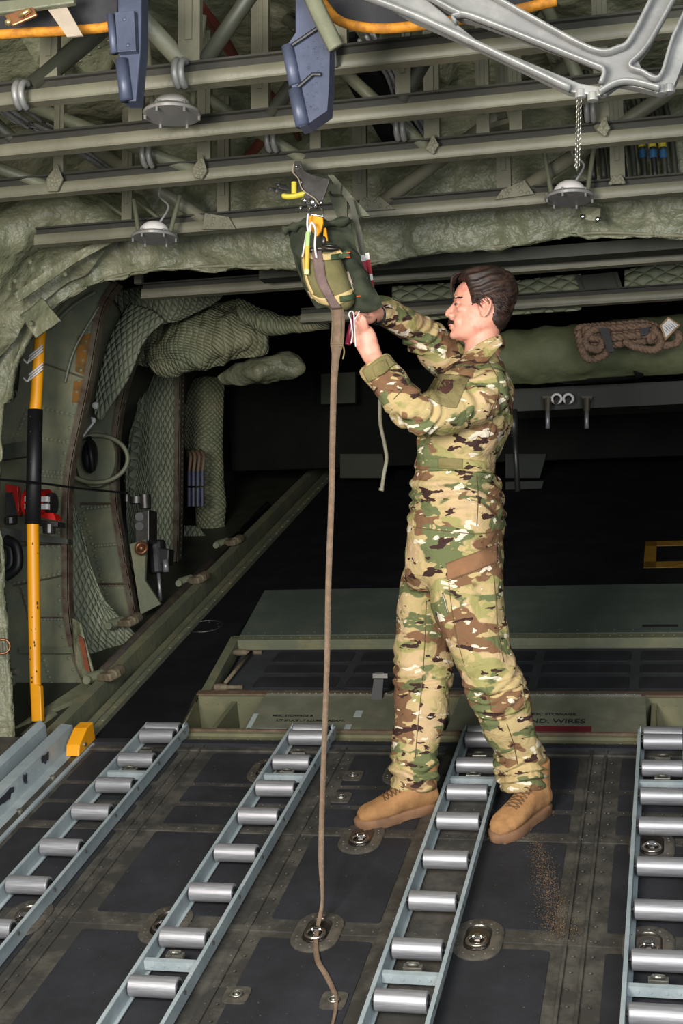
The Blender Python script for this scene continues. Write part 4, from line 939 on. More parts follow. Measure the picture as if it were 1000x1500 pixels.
# cloth roll
rl = []
for dz, dy in ((0, .2), (.0, .0), (-.10, -.08), (-.2, -.05), (-.26, .05)):
    rl.append([A(x, y, 7.0)+V((0, dy, dz)) for x, y in ((655, 494), (700, 490), (740, 488), (850, 478), (1040, 462), (1300, 440))])
o = patch('cloth_roll', rl, paint('cloth_roll', (98, 104, 72), .7, c2=(112, 116, 82), scale=5, bump=.6, bscale=12, bdist=.02), 120, 30, .01, disp=wr(.025, 5)); tag(o, 'long olive cloth roll carrying the coiled rope behind the head', 'cloth roll')
# rope coil
r = root('coiled_rope', A(900, 500, 6.75), 'coil of twisted tan rope hung on the olive cloth roll at right', 'rope')
b = new(); Y = 6.72; b2 = new(); tw = []
def rope(pts, n=60):
    P_ = spl(pts, n)
    for k in range(3):
        q = []
        for i, p in enumerate(P_):
            t = (P_[min(i+1, n-1)]-P_[max(i-1, 0)]).normalized(); e1, e2 = frame(t); a = i*.75+k*2*PI/3
            q.append(p+(e1*math.cos(a)+e2*math.sin(a))*.0095)
        tube(b, q, .0105, 6)
for i, (dy, Yo) in enumerate(((0, 0), (7, .01), (14, -.02), (21, .0), (28, -.01), (4, -.04), (18, -.05))):
    rope([A(850+i, 498+i*2, Y+Yo), A(846+i*2, 482+dy*.6, Y+Yo), A(870, 478+dy, Y+Yo), A(905, 476+dy, Y+Yo-.02), A(945, 474+dy*.9, Y+Yo), A(968-i*2, 484+dy*.4, Y+Yo), A(962-i*2, 500, Y+Yo)], 80)
rope([A(846, 486, Y-.06), A(852, 512, Y-.06), A(862, 526, Y-.06), A(885, 520, Y-.06), A(892, 500, Y-.05), A(880, 482, Y-.05), A(862, 488, Y-.06), A(858, 505, Y-.07), A(876, 512, Y-.07), A(884, 498, Y-.07)], 110)
rope([A(955, 480, Y-.06), A(968, 495, Y-.06), A(960, 512, Y-.06), A(930, 508, Y-.06), A(915, 500, Y-.05)], 60)
rope([A(975, 480, Y-.02), A(992, 488, Y-.04), A(993, 500, Y-.04), A(978, 506, Y-.04), A(962, 504, Y-.04)], 60)
emit(b, 'rope_strands', ROPE, r, sm=True)
b = new(); prism(b, [A(877, 480, Y-.11), A(891, 480, Y-.11), A(899, 515, Y-.11), A(890, 516, Y-.11)], (0, .01, 0)); prism(b, [A(937, 482, Y-.09), A(952, 478, Y-.09), A(948, 490, Y-.09), A(938, 492, Y-.09)], (0, .01, 0)); emit(b, 'black_tie_band', RUBBER, r)
r = root('paper_tag', A(980, 478, 6.6), 'white printed tag with tan border tied to the coiled rope', 'tag')
b = new(); prism(b, [A(966, 477, 6.58), A(978, 464, 6.58), A(996, 476, 6.58), A(974, 499, 6.58)], (0, .003, 0)); emit(b, 'border', paint('tag_border', (150, 120, 80), .6), r)
b = new(); prism(b, [A(969, 477, 6.577), A(979, 467, 6.577), A(993, 476, 6.577), A(975, 494, 6.577)], (0, .002, 0)); emit(b, 'paper', WHITE, r)
b = new()
for k in range(5):
    for s in (0, 1):
        x = 972+k*3.4; y = 477-k*1.2+s*5; prism(b, [A(x, y, 6.5755), A(x+6, y+4.5, 6.5755), A(x+5.6, y+5, 6.5755), A(x-.4, y+.5, 6.5755)], (0, .001, 0))
emit(b, 'print_line', BLUEG, r)
# pipes, rings and cylinders right
bm = new(); tube(bm, spl([A(775, 540, 7.1), A(830, 552, 7.1), A(900, 548, 7.1), A(955, 540, 7.1)], 30), .035, 12); cyl(bm, A(925, 540, 7.05), A(948, 530, 7.05), .06, 18)
tag(emit(bm, 'dark_hydraulic_pipe', RUBBER, sm=True), 'thick black pipe running under the coiled rope', 'pipe')
for x, lab in ((815, 'left of the two white tie rings on the dark ledge at right'), (832, 'right of the two white tie rings on the dark ledge at right')):
    b = new(); torus(b, A(x, 584, 7.2), V((.1, -1, .1)), .024, .007, 24, 8); o = tag(emit(b, 'white_ring', WHITE, sm=True), lab, 'ring')
    b = new(); cyl(b, A(x-1, 589, 7.17), A(x+1, 583, 7.22), .012); emit(b, 'pin', STEELD, o)
for x, lab in ((802, 'left hanging piston with a steel rod under the dark ledge'), (859, 'right hanging piston with a steel rod under the dark ledge')):
    r = root('hanging_piston', A(x, 600, 7.2), lab, 'piston')
    b = new(); cyl(b, A(x, 602, 7.2), A(x, 628, 7.2), .012, 12); emit(b, 'rod', STEEL, r, sm=True)
    b = new(); cyl(b, A(x, 584, 7.2), A(x, 602, 7.2), .022, 12, .018); prism(b, [A(x-8, 580, 7.2), A(x+9, 580, 7.2), A(x+4, 592, 7.2), A(x-3, 592, 7.2)], (0, .04, 0)); emit(b, 'bracket', paint('bracket_tan', (72, 66, 52), .5, .3), r)
bm = new(); cyl(bm, A(752, 610, 6.9), A(758, 720, 6.9), .014, 12); cyl(bm, A(751, 600, 6.9), A(753, 640, 6.9), .022, 12); tag(emit(bm, 'gas_strut', paint('strut_steel', (70, 72, 70), .4, .7), sm=True), 'dark strut slanting down just behind the back of the coverall', 'strut')
bm = new(); tube(bm, spl([A(556, 585, 4.55), A(557, 620, 4.55), A(563, 650, 4.55), A(566, 672, 4.55), A(562, 695, 4.55), A(559, 717, 4.55)], 40), .0065, 8); tube(bm, [A(559, 715, 4.55), A(558, 719, 4.55)], .009)
tag(emit(bm, 'cord', paint('cord', (140, 136, 116), .8, scale=40), sm=True), 'thin pale cord hanging down in front of the dark tail, below the raised sleeve', 'cord')
bm = new(); prism(bm, [A(549, 985, 5.4), A(562, 985, 5.4), A(558, 1043, 5.4), A(540, 1043, 5.4)], (0, .012, 0)); o = tag(emit(bm, 'black_strap', RUBBER), 'black strap with metal buckle hanging over the ramp sill left of the knee', 'strap')
b = new(); prism(b, [A(545, 986, 5.38), A(568, 986, 5.38), A(568, 994, 5.38), A(545, 994, 5.38)], (0, .01, 0)); emit(b, 'buckle', STEELD, o, bevel=.002)

# ================================================================ DECALS (straps, pockets sewn on a curved body)
CAMP = V((0, 0, CZ))
def bvh_of(*objs):
    dg = bpy.context.evaluated_depsgraph_get(); vs = []; ps = []
    for o in objs:
        e = o.evaluated_get(dg); me = e.to_mesh(); M = wm(o); n = len(vs)
        vs += [M @ v.co for v in me.vertices]; ps += [[i+n for i in p.vertices] for p in me.polygons]; e.to_mesh_clear()
    return BVHTree.FromPolygons(vs, ps)
def hit(bv, px, py, off=.003, fallback=None):
    d = ray(px, py).normalized(); h = bv.ray_cast(CAMP, d)
    if h[0] is None: return fallback
    return h[0]-d*off
def decal(name, L_, R_, bv, mt, parent, off=.004, nu=24, nv=8, thick=.003, ydef=None):
    a = spl([V((x, y, 0)) for x, y in L_], nu); b_ = spl([V((x, y, 0)) for x, y in R_], nu)
    b = new(); g = []; last = None
    for i in range(nu):
        row = []
        for j in range(nv):
            q = a[i].lerp(b_[i], j/(nv-1)); p = hit(bv, q.x, q.y, off)
            if p is None: p = None if last is None else A(q.x, q.y, last.y)
            if p is None: p = A(q.x, q.y, ydef or 4.2)
            last = p; row.append(b.verts.new(p))
        g.append(row)
    for i in range(nu-1):
        for j in range(nv-1): b.faces.new([g[i][j], g[i+1][j], g[i+1][j+1], g[i][j+1]]).smooth = True
    o = emit(b, name, mt, parent); s = o.modifiers.new('s', 'SOLIDIFY'); s.thickness = thick; s.offset = 1 if o.data.polygons[0].normal.y < 0 else -1
    return o
def seam(name, pts, bv, mt, parent, r=.0018, n=30):
    P_ = spl([V((x, y, 0)) for x, y in pts], n); q = [hit(bv, p.x, p.y, .001) for p in P_]; q = [p for p in q if p is not None]
    b = new(); tube(b, q, r, 5); return emit(b, name, mt, parent, sm=True)
def ell(c, e1, e2, a, b_, n=28, p=2.0):
    out = []
    for i in range(n):
        t = 2*PI*i/n; k = (abs(math.cos(t))**p+abs(math.sin(t))**p)**(-1/p)
        out.append(c+e1*a*k*math.cos(t)+e2*b_*k*math.sin(t))
    return out
def ringloft(b, rings):
    vr = [[b.verts.new(p) for p in r] for r in rings]; n = len(vr[0])
    for i in range(len(vr)-1): loopface(b, vr[i], vr[i+1])
    b.faces.new(vr[0][::-1]); b.faces.new(vr[-1])
def voxel(bm, vx, sm_it=4, name='tmp'):
    bmesh.ops.recalc_face_normals(bm, faces=bm.faces)
    me = bpy.data.meshes.new(name); bm.to_mesh(me); bm.free(); o = bpy.data.objects.new(name, me); col.objects.link(o)
    md = o.modifiers.new('r', 'REMESH'); md.mode = 'VOXEL'; md.voxel_size = vx; md.use_smooth_shade = True
    s = o.modifiers.new('s', 'SMOOTH'); s.iterations = sm_it; s.factor = .5
    bpy.context.view_layer.update()
    r = bpy.data.meshes.new_from_object(o.evaluated_get(bpy.context.evaluated_depsgraph_get()))
    bpy.data.objects.remove(o); return r
def getco(me): a = np.empty(len(me.vertices)*3, 'f'); me.vertices.foreach_get('co', a); return a.reshape(-1, 3).astype('d')
def getno(me): a = np.empty(len(me.vertices)*3, 'f'); me.vertices.foreach_get('normal', a); return a.reshape(-1, 3).astype('d')
def setco(me, a): me.vertices.foreach_set('co', a.astype('f').ravel()); me.update()

# ================================================================ BAG, TROLLEY, STRAPS
YB = 4.12
r = root('line_trolley', A(455, 262, YB), 'dark steel trolley bracket clamped on the third overhead beam above the bag', 'trolley')
for dy in (-.06, .0):
    b = new(); prism(b, [A(431, 236, YB+dy), A(440, 236, YB+dy), (A(446, 250, YB+dy)), A(458, 256, YB+dy), A(483, 262, YB+dy), A(474, 290, YB+dy), A(466, 304, YB+dy), A(450, 304, YB+dy), A(446, 290, YB+dy), A(443, 282, YB+dy), A(436, 264, YB+dy), A(431, 250, YB+dy)], (0, .008, 0))
    emit(b, 'side_plate', STEELD, r, bevel=.002)
b = new(); cyl(b, A(434, 244, YB-.065), A(434, 244, YB+.02), .006); cyl(b, A(441, 267, YB-.065), A(441, 267, YB+.02), .006)
for x, y, rr in ((446, 294, .010), (458, 296, .016), (470, 297, .008), (463, 301, .012), (440, 305, .007)): ball(b, A(x, y, YB-.06), (rr, rr, rr), n=6)
emit(b, 'bolt', CHROME, r, sm=True)
b = new(); tube(b, spl([A(430, 240, YB-.07), A(429, 252, YB-.07), A(437, 262, YB-.075), A(443, 278, YB-.07), A(460, 290, YB-.07), A(467, 300, YB-.07)], 24), .0022, 6); emit(b, 'control_wire', KHAKI, r, sm=True)
r = root('release_handle', A(431, 285, YB), 'yellow T-shaped release handle left of the trolley bracket', 'handle')
b = new(); cyl(b, A(430.5, 267, YB-.05), A(430.5, 284, YB-.05), .0085, 16); emit(b, 'stem', YEL2, r, ang=.6)
b = new(); tube(b, spl([A(414, 286.5, YB-.05), A(420, 288, YB-.05), (A(431, 287.5, YB-.05)), A(443, 284.5, YB-.05), A(448.5, 283, YB-.05)], 16), [.005]+[.0085]*14+[.005], 12, r2=.012); emit(b, 'crossbar', YEL2, r, sm=True)
# triangular plate + flat bar to the right of the trolley
bm = new(); prism(bm, [A(479, 256, 4.24), A(488, 256, 4.24), A(541, 316, 4.24), A(526, 318, 4.24)], (0, .01, 0)); prism(bm, [A(480, 282, 4.26), A(500, 270, 4.26), A(508, 290, 4.26), A(508, 322, 4.26), A(496, 325, 4.26)], (0, .01, 0)); prism(bm, [A(480, 270, 4.22), A(500, 270, 4.22), A(498, 284, 4.22), A(486, 284, 4.22)], (0, .02, 0))
tag(emit(bm, 'diagonal_brace', OLIVE), 'flat diagonal brace bar right of the trolley bracket', 'brace')
# bag
r = root('deployment_bag', A(478, 452, YB), 'olive canvas bag with tan trim hanging from the trolley and held by the person', 'bag')
b = new(); rings = []
YP = 4.06
for y, cx, hw, dp in ((366, 468, 20, .02), (369, 469, 26, .035), (380, 471, 29, .05), (398, 475, 32, .06), (415, 480, 34, .062), (430, 485, 33, .058), (440, 489, 29, .045), (448, 493, 20, .03), (453, 495, 12, .02)):
    c = A(cx, y, YP); w = (A(cx+hw, y, YP)-c).length
    rings.append(ell(c, V((1, 0, -.12)), V((0, 1, 0)), w, dp, 32, 2.6))
ringloft(b, rings); pk = emit(b, 'pack', TANC, r, sm=True)
bv = bvh_of(pk)
decal('edge_band', [(441, 377), (470, 381), (486, 380), (502, 371)], [(443, 370), (468, 371), (480, 372), (498, 366)], bv, SAND, r, .002, 24, 6)
decal('edge_band', [(451, 426), (468, 436), (488, 434), (517, 423)], [(457, 437), (474, 446), (496, 446), (513, 436)], bv, SAND, r, .002, 24, 6)
decal('edge_band', [(443, 380), (445, 395), (450, 415), (457, 432)], [(446, 378), (448, 395), (453, 414), (460, 430)], bv, SAND, r, .002, 20, 4, .004)
decal('edge_band', [(498, 374), (505, 392), (512, 412), (517, 428)], [(502, 372), (508, 390), (515, 410), (519, 426)], bv, KHAKI, r, .002, 20, 4, .004)
decal('strap', [(456, 368), (459, 385), (464, 412), (476, 435), (486, 452)], [(471, 367), (474, 385), (478, 410), (488, 432), (500, 450)], bv, WEBP, r, .006, 30, 6, .003)
decal('tab', [(484, 374), (496, 372), (509, 366)], [(484, 381), (498, 380), (513, 376)], bv, TABG, r, .008, 14, 6, .004)
decal('tab', [(497, 434), (510, 432), (521, 430)], [(498, 442), (510, 440), (522, 437)], bv, TABG, r, .008, 14, 6, .004)
b = new()
for x, y in ((510, 370), (510, 377), (525, 434)): box(b, A(x, y, YP-.05), (.012, .004, .003))
emit(b, 'orange_tie', paint('orange_tie', (210, 84, 30), .6), r)
b = new(); ball(b, A(470, 368, YP-.02), (.05, .035, .012)); torus(b, A(483, 362, YP-.04), V((.2, -.5, 1)), .022, .004, 20, 6, sx=1.3); torus(b, A(458, 366, YP-.04), V((0, -.3, 1)), .02, .005, 20, 6); ball(b, A(474, 352, YP-.05), (.008, .008, .014)); emit(b, 'grommet', STEELD, r, sm=True)
CR = [[(424, 338, .02), (446, 328, 0), (480, 332, .02), (513, 325, 0)], [(428, 362, .02), (450, 350, -.02), (490, 346, -.02), (519, 352, 0)], [(430, 380, 0), (462, 390, .02), (505, 372, -.04), (526, 384, -.02)], [(438, 408, 0), (470, 415, .03), (518, 402, -.07), (540, 412, -.04)], [(450, 432, 0), (485, 435, .03), (527, 428, -.08), (552, 434, -.05)], [(466, 449, .02), (492, 455, .0), (530, 456, -.03), (562, 447, -.03)]]
cvr = patch('canvas_cover', [[A(x, y, YB+.02+dy) for x, y, dy in q] for q in CR], CANVAS, 60, 60, .006, parent=r, disp=wr(.016, 9))
b = new(); tube(b, spl([A(415, 338, YB), A(430, 333, YB), A(452, 326, YB), A(480, 328, YB), A(512, 322, YB)], 24), [.012+.006*math.sin(i*1.3) for i in range(24)], 8, r2=.02); emit(b, 'rolled_hem', CANVAS, r, sm=True)
# yellow sling and buckle
r = root('yellow_sling', A(463, 330, 4.05), 'yellow webbing loop and silver buckle joining the bag to the trolley', 'sling'); Y = 4.04
b = new(); tube(b, [A(452, 304, Y), A(449, 313, Y), A(473, 317, Y), A(472, 307, Y), A(464, 300, Y)], .0045, 8); emit(b, 'buckle', CHROME, r, sm=True)
b = new(); prism(b, [A(453, 315, Y), A(472, 315, Y), A(473, 326, Y), A(470, 338, Y), (A(464, 346, Y)), A(457, 340, Y), A(452, 326, Y)], (0, .012, 0)); prism(b, [A(473, 334, Y+.03), A(477, 333, Y+.03), A(480, 353, Y+.03), A(473, 352, Y+.03)], (0, .01, 0)); emit(b, 'webbing', YELLOW, r, bevel=.002)
bm = new(); tube(bm, spl([A(451, 313, 4.0), A(450, 330, 4.0), A(453, 345, 4.0), A(455, 328, 4.0), A(458, 327, 4.0), A(462, 338, 4.0), A(461, 360, 4.0), A(463.5, 378, 4.0)], 50), .0035, 6); tube(bm, spl([A(449, 340, 4.0), A(446, 358, 4.0), A(443, 376, 4.0)], 12), .003, 6)
white_cord_bm = bm
r = root('glow_stick', A(449, 402, 3.98), 'half green and half amber glow stick hanging in front of the bag', 'glow stick'); Y = 3.985
b = new(); cyl(b, A(451, 340, Y), A(450, 362, Y), .007, 14); emit(b, 'green_half', paint('stick_green', (176, 214, 132), .4), r, ang=.6)
b = new(); cyl(b, A(450, 361, Y), A(449, 397, Y), .0075, 14); emit(b, 'amber_half', paint('stick_amber', (214, 178, 72), .4), r, ang=.6)
b = new(); cyl(b, A(449, 395, Y), A(449, 402, Y), .0085, 14); emit(b, 'end_cap', paint('stick_cap', (214, 224, 160), .4), r, ang=.6); emit(white_cord_bm, 'tie_cord', WHITE, r, sm=True)
# striped streamer
r = root('warning_streamer', A(535, 420, 4.2), 'red and white striped streamer hanging on a grey strap right of the bag', 'streamer'); Y = 4.2
b = new(); prism(b, [A(509, 290, Y), A(517, 290, Y), A(531, 345, Y), A(534, 372, Y), A(527, 372, Y), A(520, 335, Y)], (0, .004, 0)); emit(b, 'grey_strap', paint('grey_strap', (84, 84, 72), .8), r)
def stripe(xa, ya, xb, yb, xl, xr, k, m):
    b = new(); f = lambda t: (xa+(xb-xa)*t, ya+(yb-ya)*t)
    x0, y0 = f(k[0]); x1, y1 = f(k[1]); prism(b, [A(x0+xl, y0, Y-.004), A(x0+xr, y0-1, Y-.004), A(x1+xr, y1-1, Y-.004), A(x1+xl, y1, Y-.004)], (0, .002, 0)); emit(b, 'stripe', m, r)
for i, (k, m) in enumerate((((0, .2), 'w'), ((.2, .62), 'r'), ((.62, .8), 'w'), ((.8, 1), 'r'))):
    stripe(526, 374, 538, 420, 0, 7, k, WHITE if m == 'w' else paint('stripe_red_faded', (160, 56, 66), .7)); stripe(534, 371, 542, 421, 0, 6, k, WHITE if m == 'w' else paint('stripe_red', (150, 20, 34), .6))
# hanging strap
r = root('webbing_strap', DP(465, 1372, .0), 'very long brown webbing strap hanging from the bag down to the deck', 'strap')
def ribbon(pts, tw=0):
    """pts: (point, half width, width direction)"""
    b = new(); vs = []
    for p, w, d in pts: vs.append([b.verts.new(p-d*w), b.verts.new(p+d*w)])
    for i in range(len(vs)-1): b.faces.new([vs[i][0], vs[i+1][0], vs[i+1][1], vs[i][1]]).smooth = True
    return b
pp = [(491, 448, 4.06, 9, 0), (495, 460, 4.05, 9.5, 0), (495, 480, 4.045, 9.5, 0), (493.5, 504, 4.04, 9.5, 0), (492, 520, 4.035, 6, .2), (489, 560, 4.03, 4.6, .5), (487, 640, 4.02, 4.2, .4), (485, 740, 4.0, 4.2, .2), (481, 850, 3.98, 4.2, .5), (479, 960, 3.96, 4.0, .8), (475, 1080, 3.94, 3.6, .6), (471.5, 1180, 3.92, 3.8, .9), (470, 1260, 3.9, 3.6, .4), (472, 1315, 3.88, 2.4, 1.0), (468, 1345, 3.86, 3.2, .5)]
out = []
P3 = spl([V((x, y, Y*100)) for x, y, Y, w, t in pp], 150); Wd = spl([V((w, t, 0)) for x, y, Y, w, t in pp], 150)
for p, w in zip(P3, Wd):
    q = A(p.x, p.y, p.z/100); hw = (A(p.x+w.x, p.y, p.z/100)-q).length; out.append((q, hw, V((1, w.y*.5, 0)).normalized()))
fl = [((465, 1368), .016, 3.2), ((463, 1390), .012, 3.4), ((466, 1412), .008, 4), ((477, 1430), .006, 4), ((486, 1448), .005, 3.6), ((491, 1462), .010, 3.4), ((492, 1480), .008, 2.6), ((488, 1500), .006, 2), ((480, 1530), .006, 2)]
F3 = spl([V(DP(*a, w)) for a, w, h in fl], 60)
for i, p in enumerate(F3):
    t = i/59*(len(fl)-1); k = min(int(t), len(fl)-2); hw = (fl[k][2]+(fl[k+1][2]-fl[k][2])*(t-k))/520
    out.append((p, hw, V((1, .1, .3)).normalized()))
o = emit(ribbon(out), 'webbing', WEB, r); s = o.modifiers.new('s', 'SOLIDIFY'); s.thickness = .003; s.offset = 0
b = new()
for y in (504, 507): tube(b, [A(484, y, 4.035), A(503, y-.5, 4.035)], .0012, 4)
tube(b, spl([A(503, 508, 4.03), A(504, 516, 4.03), A(502, 526, 4.03)], 8), .002, 5)
for x in (487, 500): tube(b, spl([A(x, 462, 4.045), A(x-.5, 480, 4.038), A(x-1.5, 502, 4.033)], 8), .0008, 4)
emit(b, 'stitching', paint('stitching', (140, 122, 90), .8), r)
# maroon tube and white loop in the hand
r = root('maroon_tube', A(511, 480, 4.06), 'short maroon tube with a white cord loop held in the near hand', 'tube'); Y = 4.06
b = new(); tube(b, [A(520, 462, Y), A(515, 478, Y), A(509.5, 503, Y)], [.009, .010, .010], 14); torus(b, A(509.3, 504, Y), A(509.5, 503, Y)-A(515, 478, Y), .007, .003, 16, 6); emit(b, 'tube_body', MAROON, r, sm=True)
b = new(); tube(b, spl([A(514, 503, 4.03), A(516, 490, 4.02), A(514, 470, 4.02), A(511, 461, 4.03), A(514, 456, 4.04), A(518, 460, 4.03), A(519, 480, 4.02), (A(521, 508, 4.03))], 40), .0022, 6, r2=.0036); tube(b, spl([A(519, 468, 4.02), A(524, 461, 4.03), A(526, 456, 4.04)], 10), .0024, 6); emit(b, 'cord_loop', WHITE, r, sm=True)

# ================================================================ PERSON
ORG = DP(668, 1208)
def ax(px, py, Y): return A(px, py, Y)
def pxm(px, py, Y, n): return (A(px+n, py, Y)-A(px, py, Y)).length
TOR = [(520, 681, 729, .06, 4.44), (532, 668, 738, .11, 4.44), (545, 657, 745, .165, 4.44), (562, 648, 750, .20, 4.44), (590, 636, 751, .205, 4.44), (620, 622, 748, .19, 4.45), (650, 613, 738, .17, 4.46), (680, 611, 726, .155, 4.47), (705, 607, 733, .17, 4.47), (740, 605, 736, .18, 4.48), (775, 599, 737, .18, 4.48), (810, 594, 736, .175, 4.48), (845, 590, 735, .155, 4.48), (866, 600, 730, .11, 4.48)]
def torso(b, k, skin=False):
    rings = []
    for y, xl, xr, dp, Y in TOR:
        c = ax((xl+xr)/2, y, Y); w = pxm((xl+xr)/2, y, Y, (xr-xl)/2)
        rings.append(ell(c, V((1, 0, 0)), V((0, 1, 0)), w*k, dp*k, 36, 2.3))
    ringloft(b, rings)
LEGF = [(634, 820, 40, 4.55, .09), (629, 860, 41, 4.56, .095), (625, 900, 42, 4.57, .092), (620, 950, 43, 4.58, .088), (619, 1000, 43, 4.58, .082), (615, 1050, 38, 4.57, .078), (610, 1090, 34, 4.56, .074), (606, 1120, 34, 4.54, .076), (605, 1142, 33, 4.53, .076), (606, 1163, 29, 4.52, .070)]
LEGN = [(676, 820, 58, 4.40, .095), (684, 860, 54, 4.39, .098), (690, 900, 51, 4.37, .095), (702, 950, 44, 4.36, .09), (717, 985, 44, 4.36, .085), (731, 1020, 42, 4.38, .08), (744, 1055, 37, 4.42, .078), (757, 1090, 34, 4.48, .076), (763, 1118, 35, 4.51, .080), (765, 1138, 34, 4.52, .076), (766, 1158, 30, 4.52, .068)]
def limb(b, L_, k, add=0, n=28, p=2.1):
    pts = [ax(x, y, Y) for x, y, h, Y, d in L_]; rings = []
    for i, (x, y, h, Y, d) in enumerate(L_):
        t = (pts[min(i+1, len(pts)-1)]-pts[max(i-1, 0)]).normalized()
        e1 = V((t.z, 0, -t.x)).normalized(); e2 = t.cross(e1).normalized(); w = pxm(x, y, Y, h)
        rings.append(ell(pts[i], e1, e2, w*k+add, (d or w)*k+add, n, p))
    ringloft(b, rings)
ARMN = [(722, 556, 27, 4.33, .075), (712, 574, 35, 4.29, .08), (692, 590, 37, 4.25, .08), (662, 600, 34, 4.21, .075), (636, 607, 31, 4.17, .068), (613, 607, 29, 4.13, .062), (597, 598, 27, 4.12, .06), (582, 580, 26, 4.12, .057), (567, 557, 25, 4.12, .055), (556, 541, 25, 4.12, .055), (549, 531, 25, 4.12, .055)]
ARMF = [(716, 552, 26, 4.56, .075), (700, 560, 30, 4.60, .08), (676, 545, 32, 4.60, .08), (650, 522, 32, 4.56, .075), (624, 498, 29, 4.50, .066), (600, 479, 24, 4.40, .055), (580, 467, 21, 4.32, .05), (562, 457, 20, 4.26, .046), (553, 452, 19, 4.23, .046)]
fcu = lambda v: np.array([noise.noise(V(p)) for p in v])
def hand(b, wrist, palm, fingers, thumb):
    limb(b, palm, 1.0, 0, 20, 2.4)
    for f in fingers+[thumb]:
        tube(b, spl([ax(x, y, Y) for x, y, Y, r in f], 10), [f[0][3]+(f[-1][3]-f[0][3])*i/9 for i in range(10)], 12)
        ball(b, ax(*f[-1][:3]), (f[-1][3],)*3, n=6)
# head-local frame
Fd = V((-.989, -.15, 0)).normalized(); Sd = V((-.15, .989, 0))*-1; Sd.normalize()     # forward, toward-camera side
HO = A(707.5, 459.5, 4.42); HS = .000336
def H(x, y, z): return HO+Fd*x+Sd*y+V((0, 0, z))
def HC(cx, cy, y=0): return H((590-cx)*HS, y, (530-cy)*HS)
SL = [(-.088, .074, .015, .026), (-.080, .098, .0, .038), (-.070, .107, -.02, .047), (-.055, .1055, -.045, .056), (-.04, .1035, -.062, .061), (-.02, .103, -.075, .066), (0, .100, -.085, .069), (.018, .095, -.092, .071), (.034, .0925, -.096, .073), (.05, .0965, -.098, .0755), (.07, .0935, -.097, .077), (.09, .083, -.089, .074), (.108, .063, -.074, .065), (.121, .035, -.048, .047), (.128, .008, -.02, .024)]
def head(b):
    rings = []
    for z, xf, xb, hw in SL:
        rr = []
        for i in range(40):
            t = 2*PI*i/40; c, s = math.cos(t), math.sin(t)
            xm = xb+(xf-xb)*.47
            if c > 0: pw = 1.75 if z < .02 else 2.0; a = xf-xm
            else: pw = 2.1; a = xm-xb
            k = (abs(c)**pw+abs(s)**pw)**(-1/pw)
            rr.append(H(xm+a*k*c, hw*k*s, z))
        rings.append(rr)
    ringloft(b, rings)
    MH = Matrix((Fd, Sd, V((0, 0, 1)))).transposed()
    def eb(x, y, z, r, rot=0): ball(b, H(x, y, z), r, MH @ Matrix.Rotation(rot, 3, 'Y'), n=12)
    tube(b, [H(.086, 0, .042), H(.099, 0, .026), H(.109, 0, .013), H(.116, 0, .003)], [.0075, .0075, .009, .0105], 14)
    eb(.1150, 0, .0005, (.0105, .0095, .0085)); eb(.104, .0115, -.005, (.011, .007, .0075)); eb(.104, -.0115, -.005, (.011, .007, .0075)); eb(.107, 0, -.007, (.010, .005, .006))
    eb(.100, 0, -.025, (.0115, .022, .012)); eb(.1035, 0, -.036, (.0095, .020, .0055)); eb(.1005, 0, -.0455, (.0100, .018, .006)); eb(.095, 0, -.068, (.0155, .02, .014)); 
    for s in (1, -1):
        eb(.086, s*.026, .048, (.012, .02, .007), .1); eb(.066, s*.040, .008, (.02, .016, .016)); eb(.02, s*.044, -.04, (.04, .016, .026)); eb(.076, s*.022, -.03, (.022, .024, .026))
        # ear
        e = lambda x, z, o=0: H(-.002+x, s*(.074+o+max(0, -x)*.35), z)
        tube(b, spl([e(.012, -.004), e(.013, .012, .002), e(.007, .026, .005), e(-.008, .031, .006), e(-.020, .022, .007), e(-.021, .006, .007), e(-.014, -.012, .005), e(-.003, -.026, .003), e(.006, -.024, .001), e(.010, -.010)], 26), .0042, 8)
        tube(b, [e(-.004, .022, .0), e(-.011, .008, .001), e(-.005, -.012, 0)], .0065, 8); eb(-.006, s*.072, 0, (.016, .005, .026), -.15)
PALMN = [(546, 524, 14.0, 4.12, .026), (540, 510, 15.5, 4.115, .024), (534, 496, 17.5, 4.105, .021), (530, 486, 16, 4.10, .019), (528, 481, 12, 4.10, .015)]
FINN = [[(536, 480, 4.085, .0102), (533, 469, 4.062, .0098), (526, 462, 4.062, .0088), (519, 465, 4.075, .008)],
        [(530, 483, 4.085, .0102), (524, 472, 4.058, .0098), (518, 470, 4.062, .0088), (515, 475, 4.08, .008)],
        [(525, 488, 4.09, .0098), (518, 480, 4.062, .0095), (513, 482, 4.068, .0085), (514, 489, 4.085, .008)],
        [(521, 495, 4.095, .0092), (515, 490, 4.072, .0088), (511.5, 494, 4.078, .008), (515, 499, 4.09, .0075)]]
THN = [(536, 494, 4.13, .013), (529, 482, 4.14, .0115), (524, 472, 4.13, .010), (519, 465, 4.11, .0085)]
PALMF = [(560, 456, 13, 4.26, .028), (551, 458, 13, 4.22, .028), (542, 460, 14, 4.18, .027), (535, 461, 12, 4.15, .022)]
FINF = [[(536, 464, 4.14, .010), (530, 466, 4.11, .009), (525, 462, 4.10, .0085), (522, 459, 4.10, .008)], [(536, 460, 4.14, .010), (529, 461, 4.12, .009), (524, 458, 4.12, .0085), (521, 455, 4.12, .008)], [(537, 456, 4.15, .010), (530, 455, 4.14, .009), (524, 453, 4.14, .0085), (520, 451, 4.14, .008)], [(538, 452, 4.16, .009), (532, 450, 4.16, .0085), (527, 449, 4.16, .008), (523, 448, 4.16, .0075)]]
THF = [(548, 464, 4.17, .012), (541, 470, 4.13, .011), (534, 468, 4.11, .010), (528, 465, 4.10, .0085)]
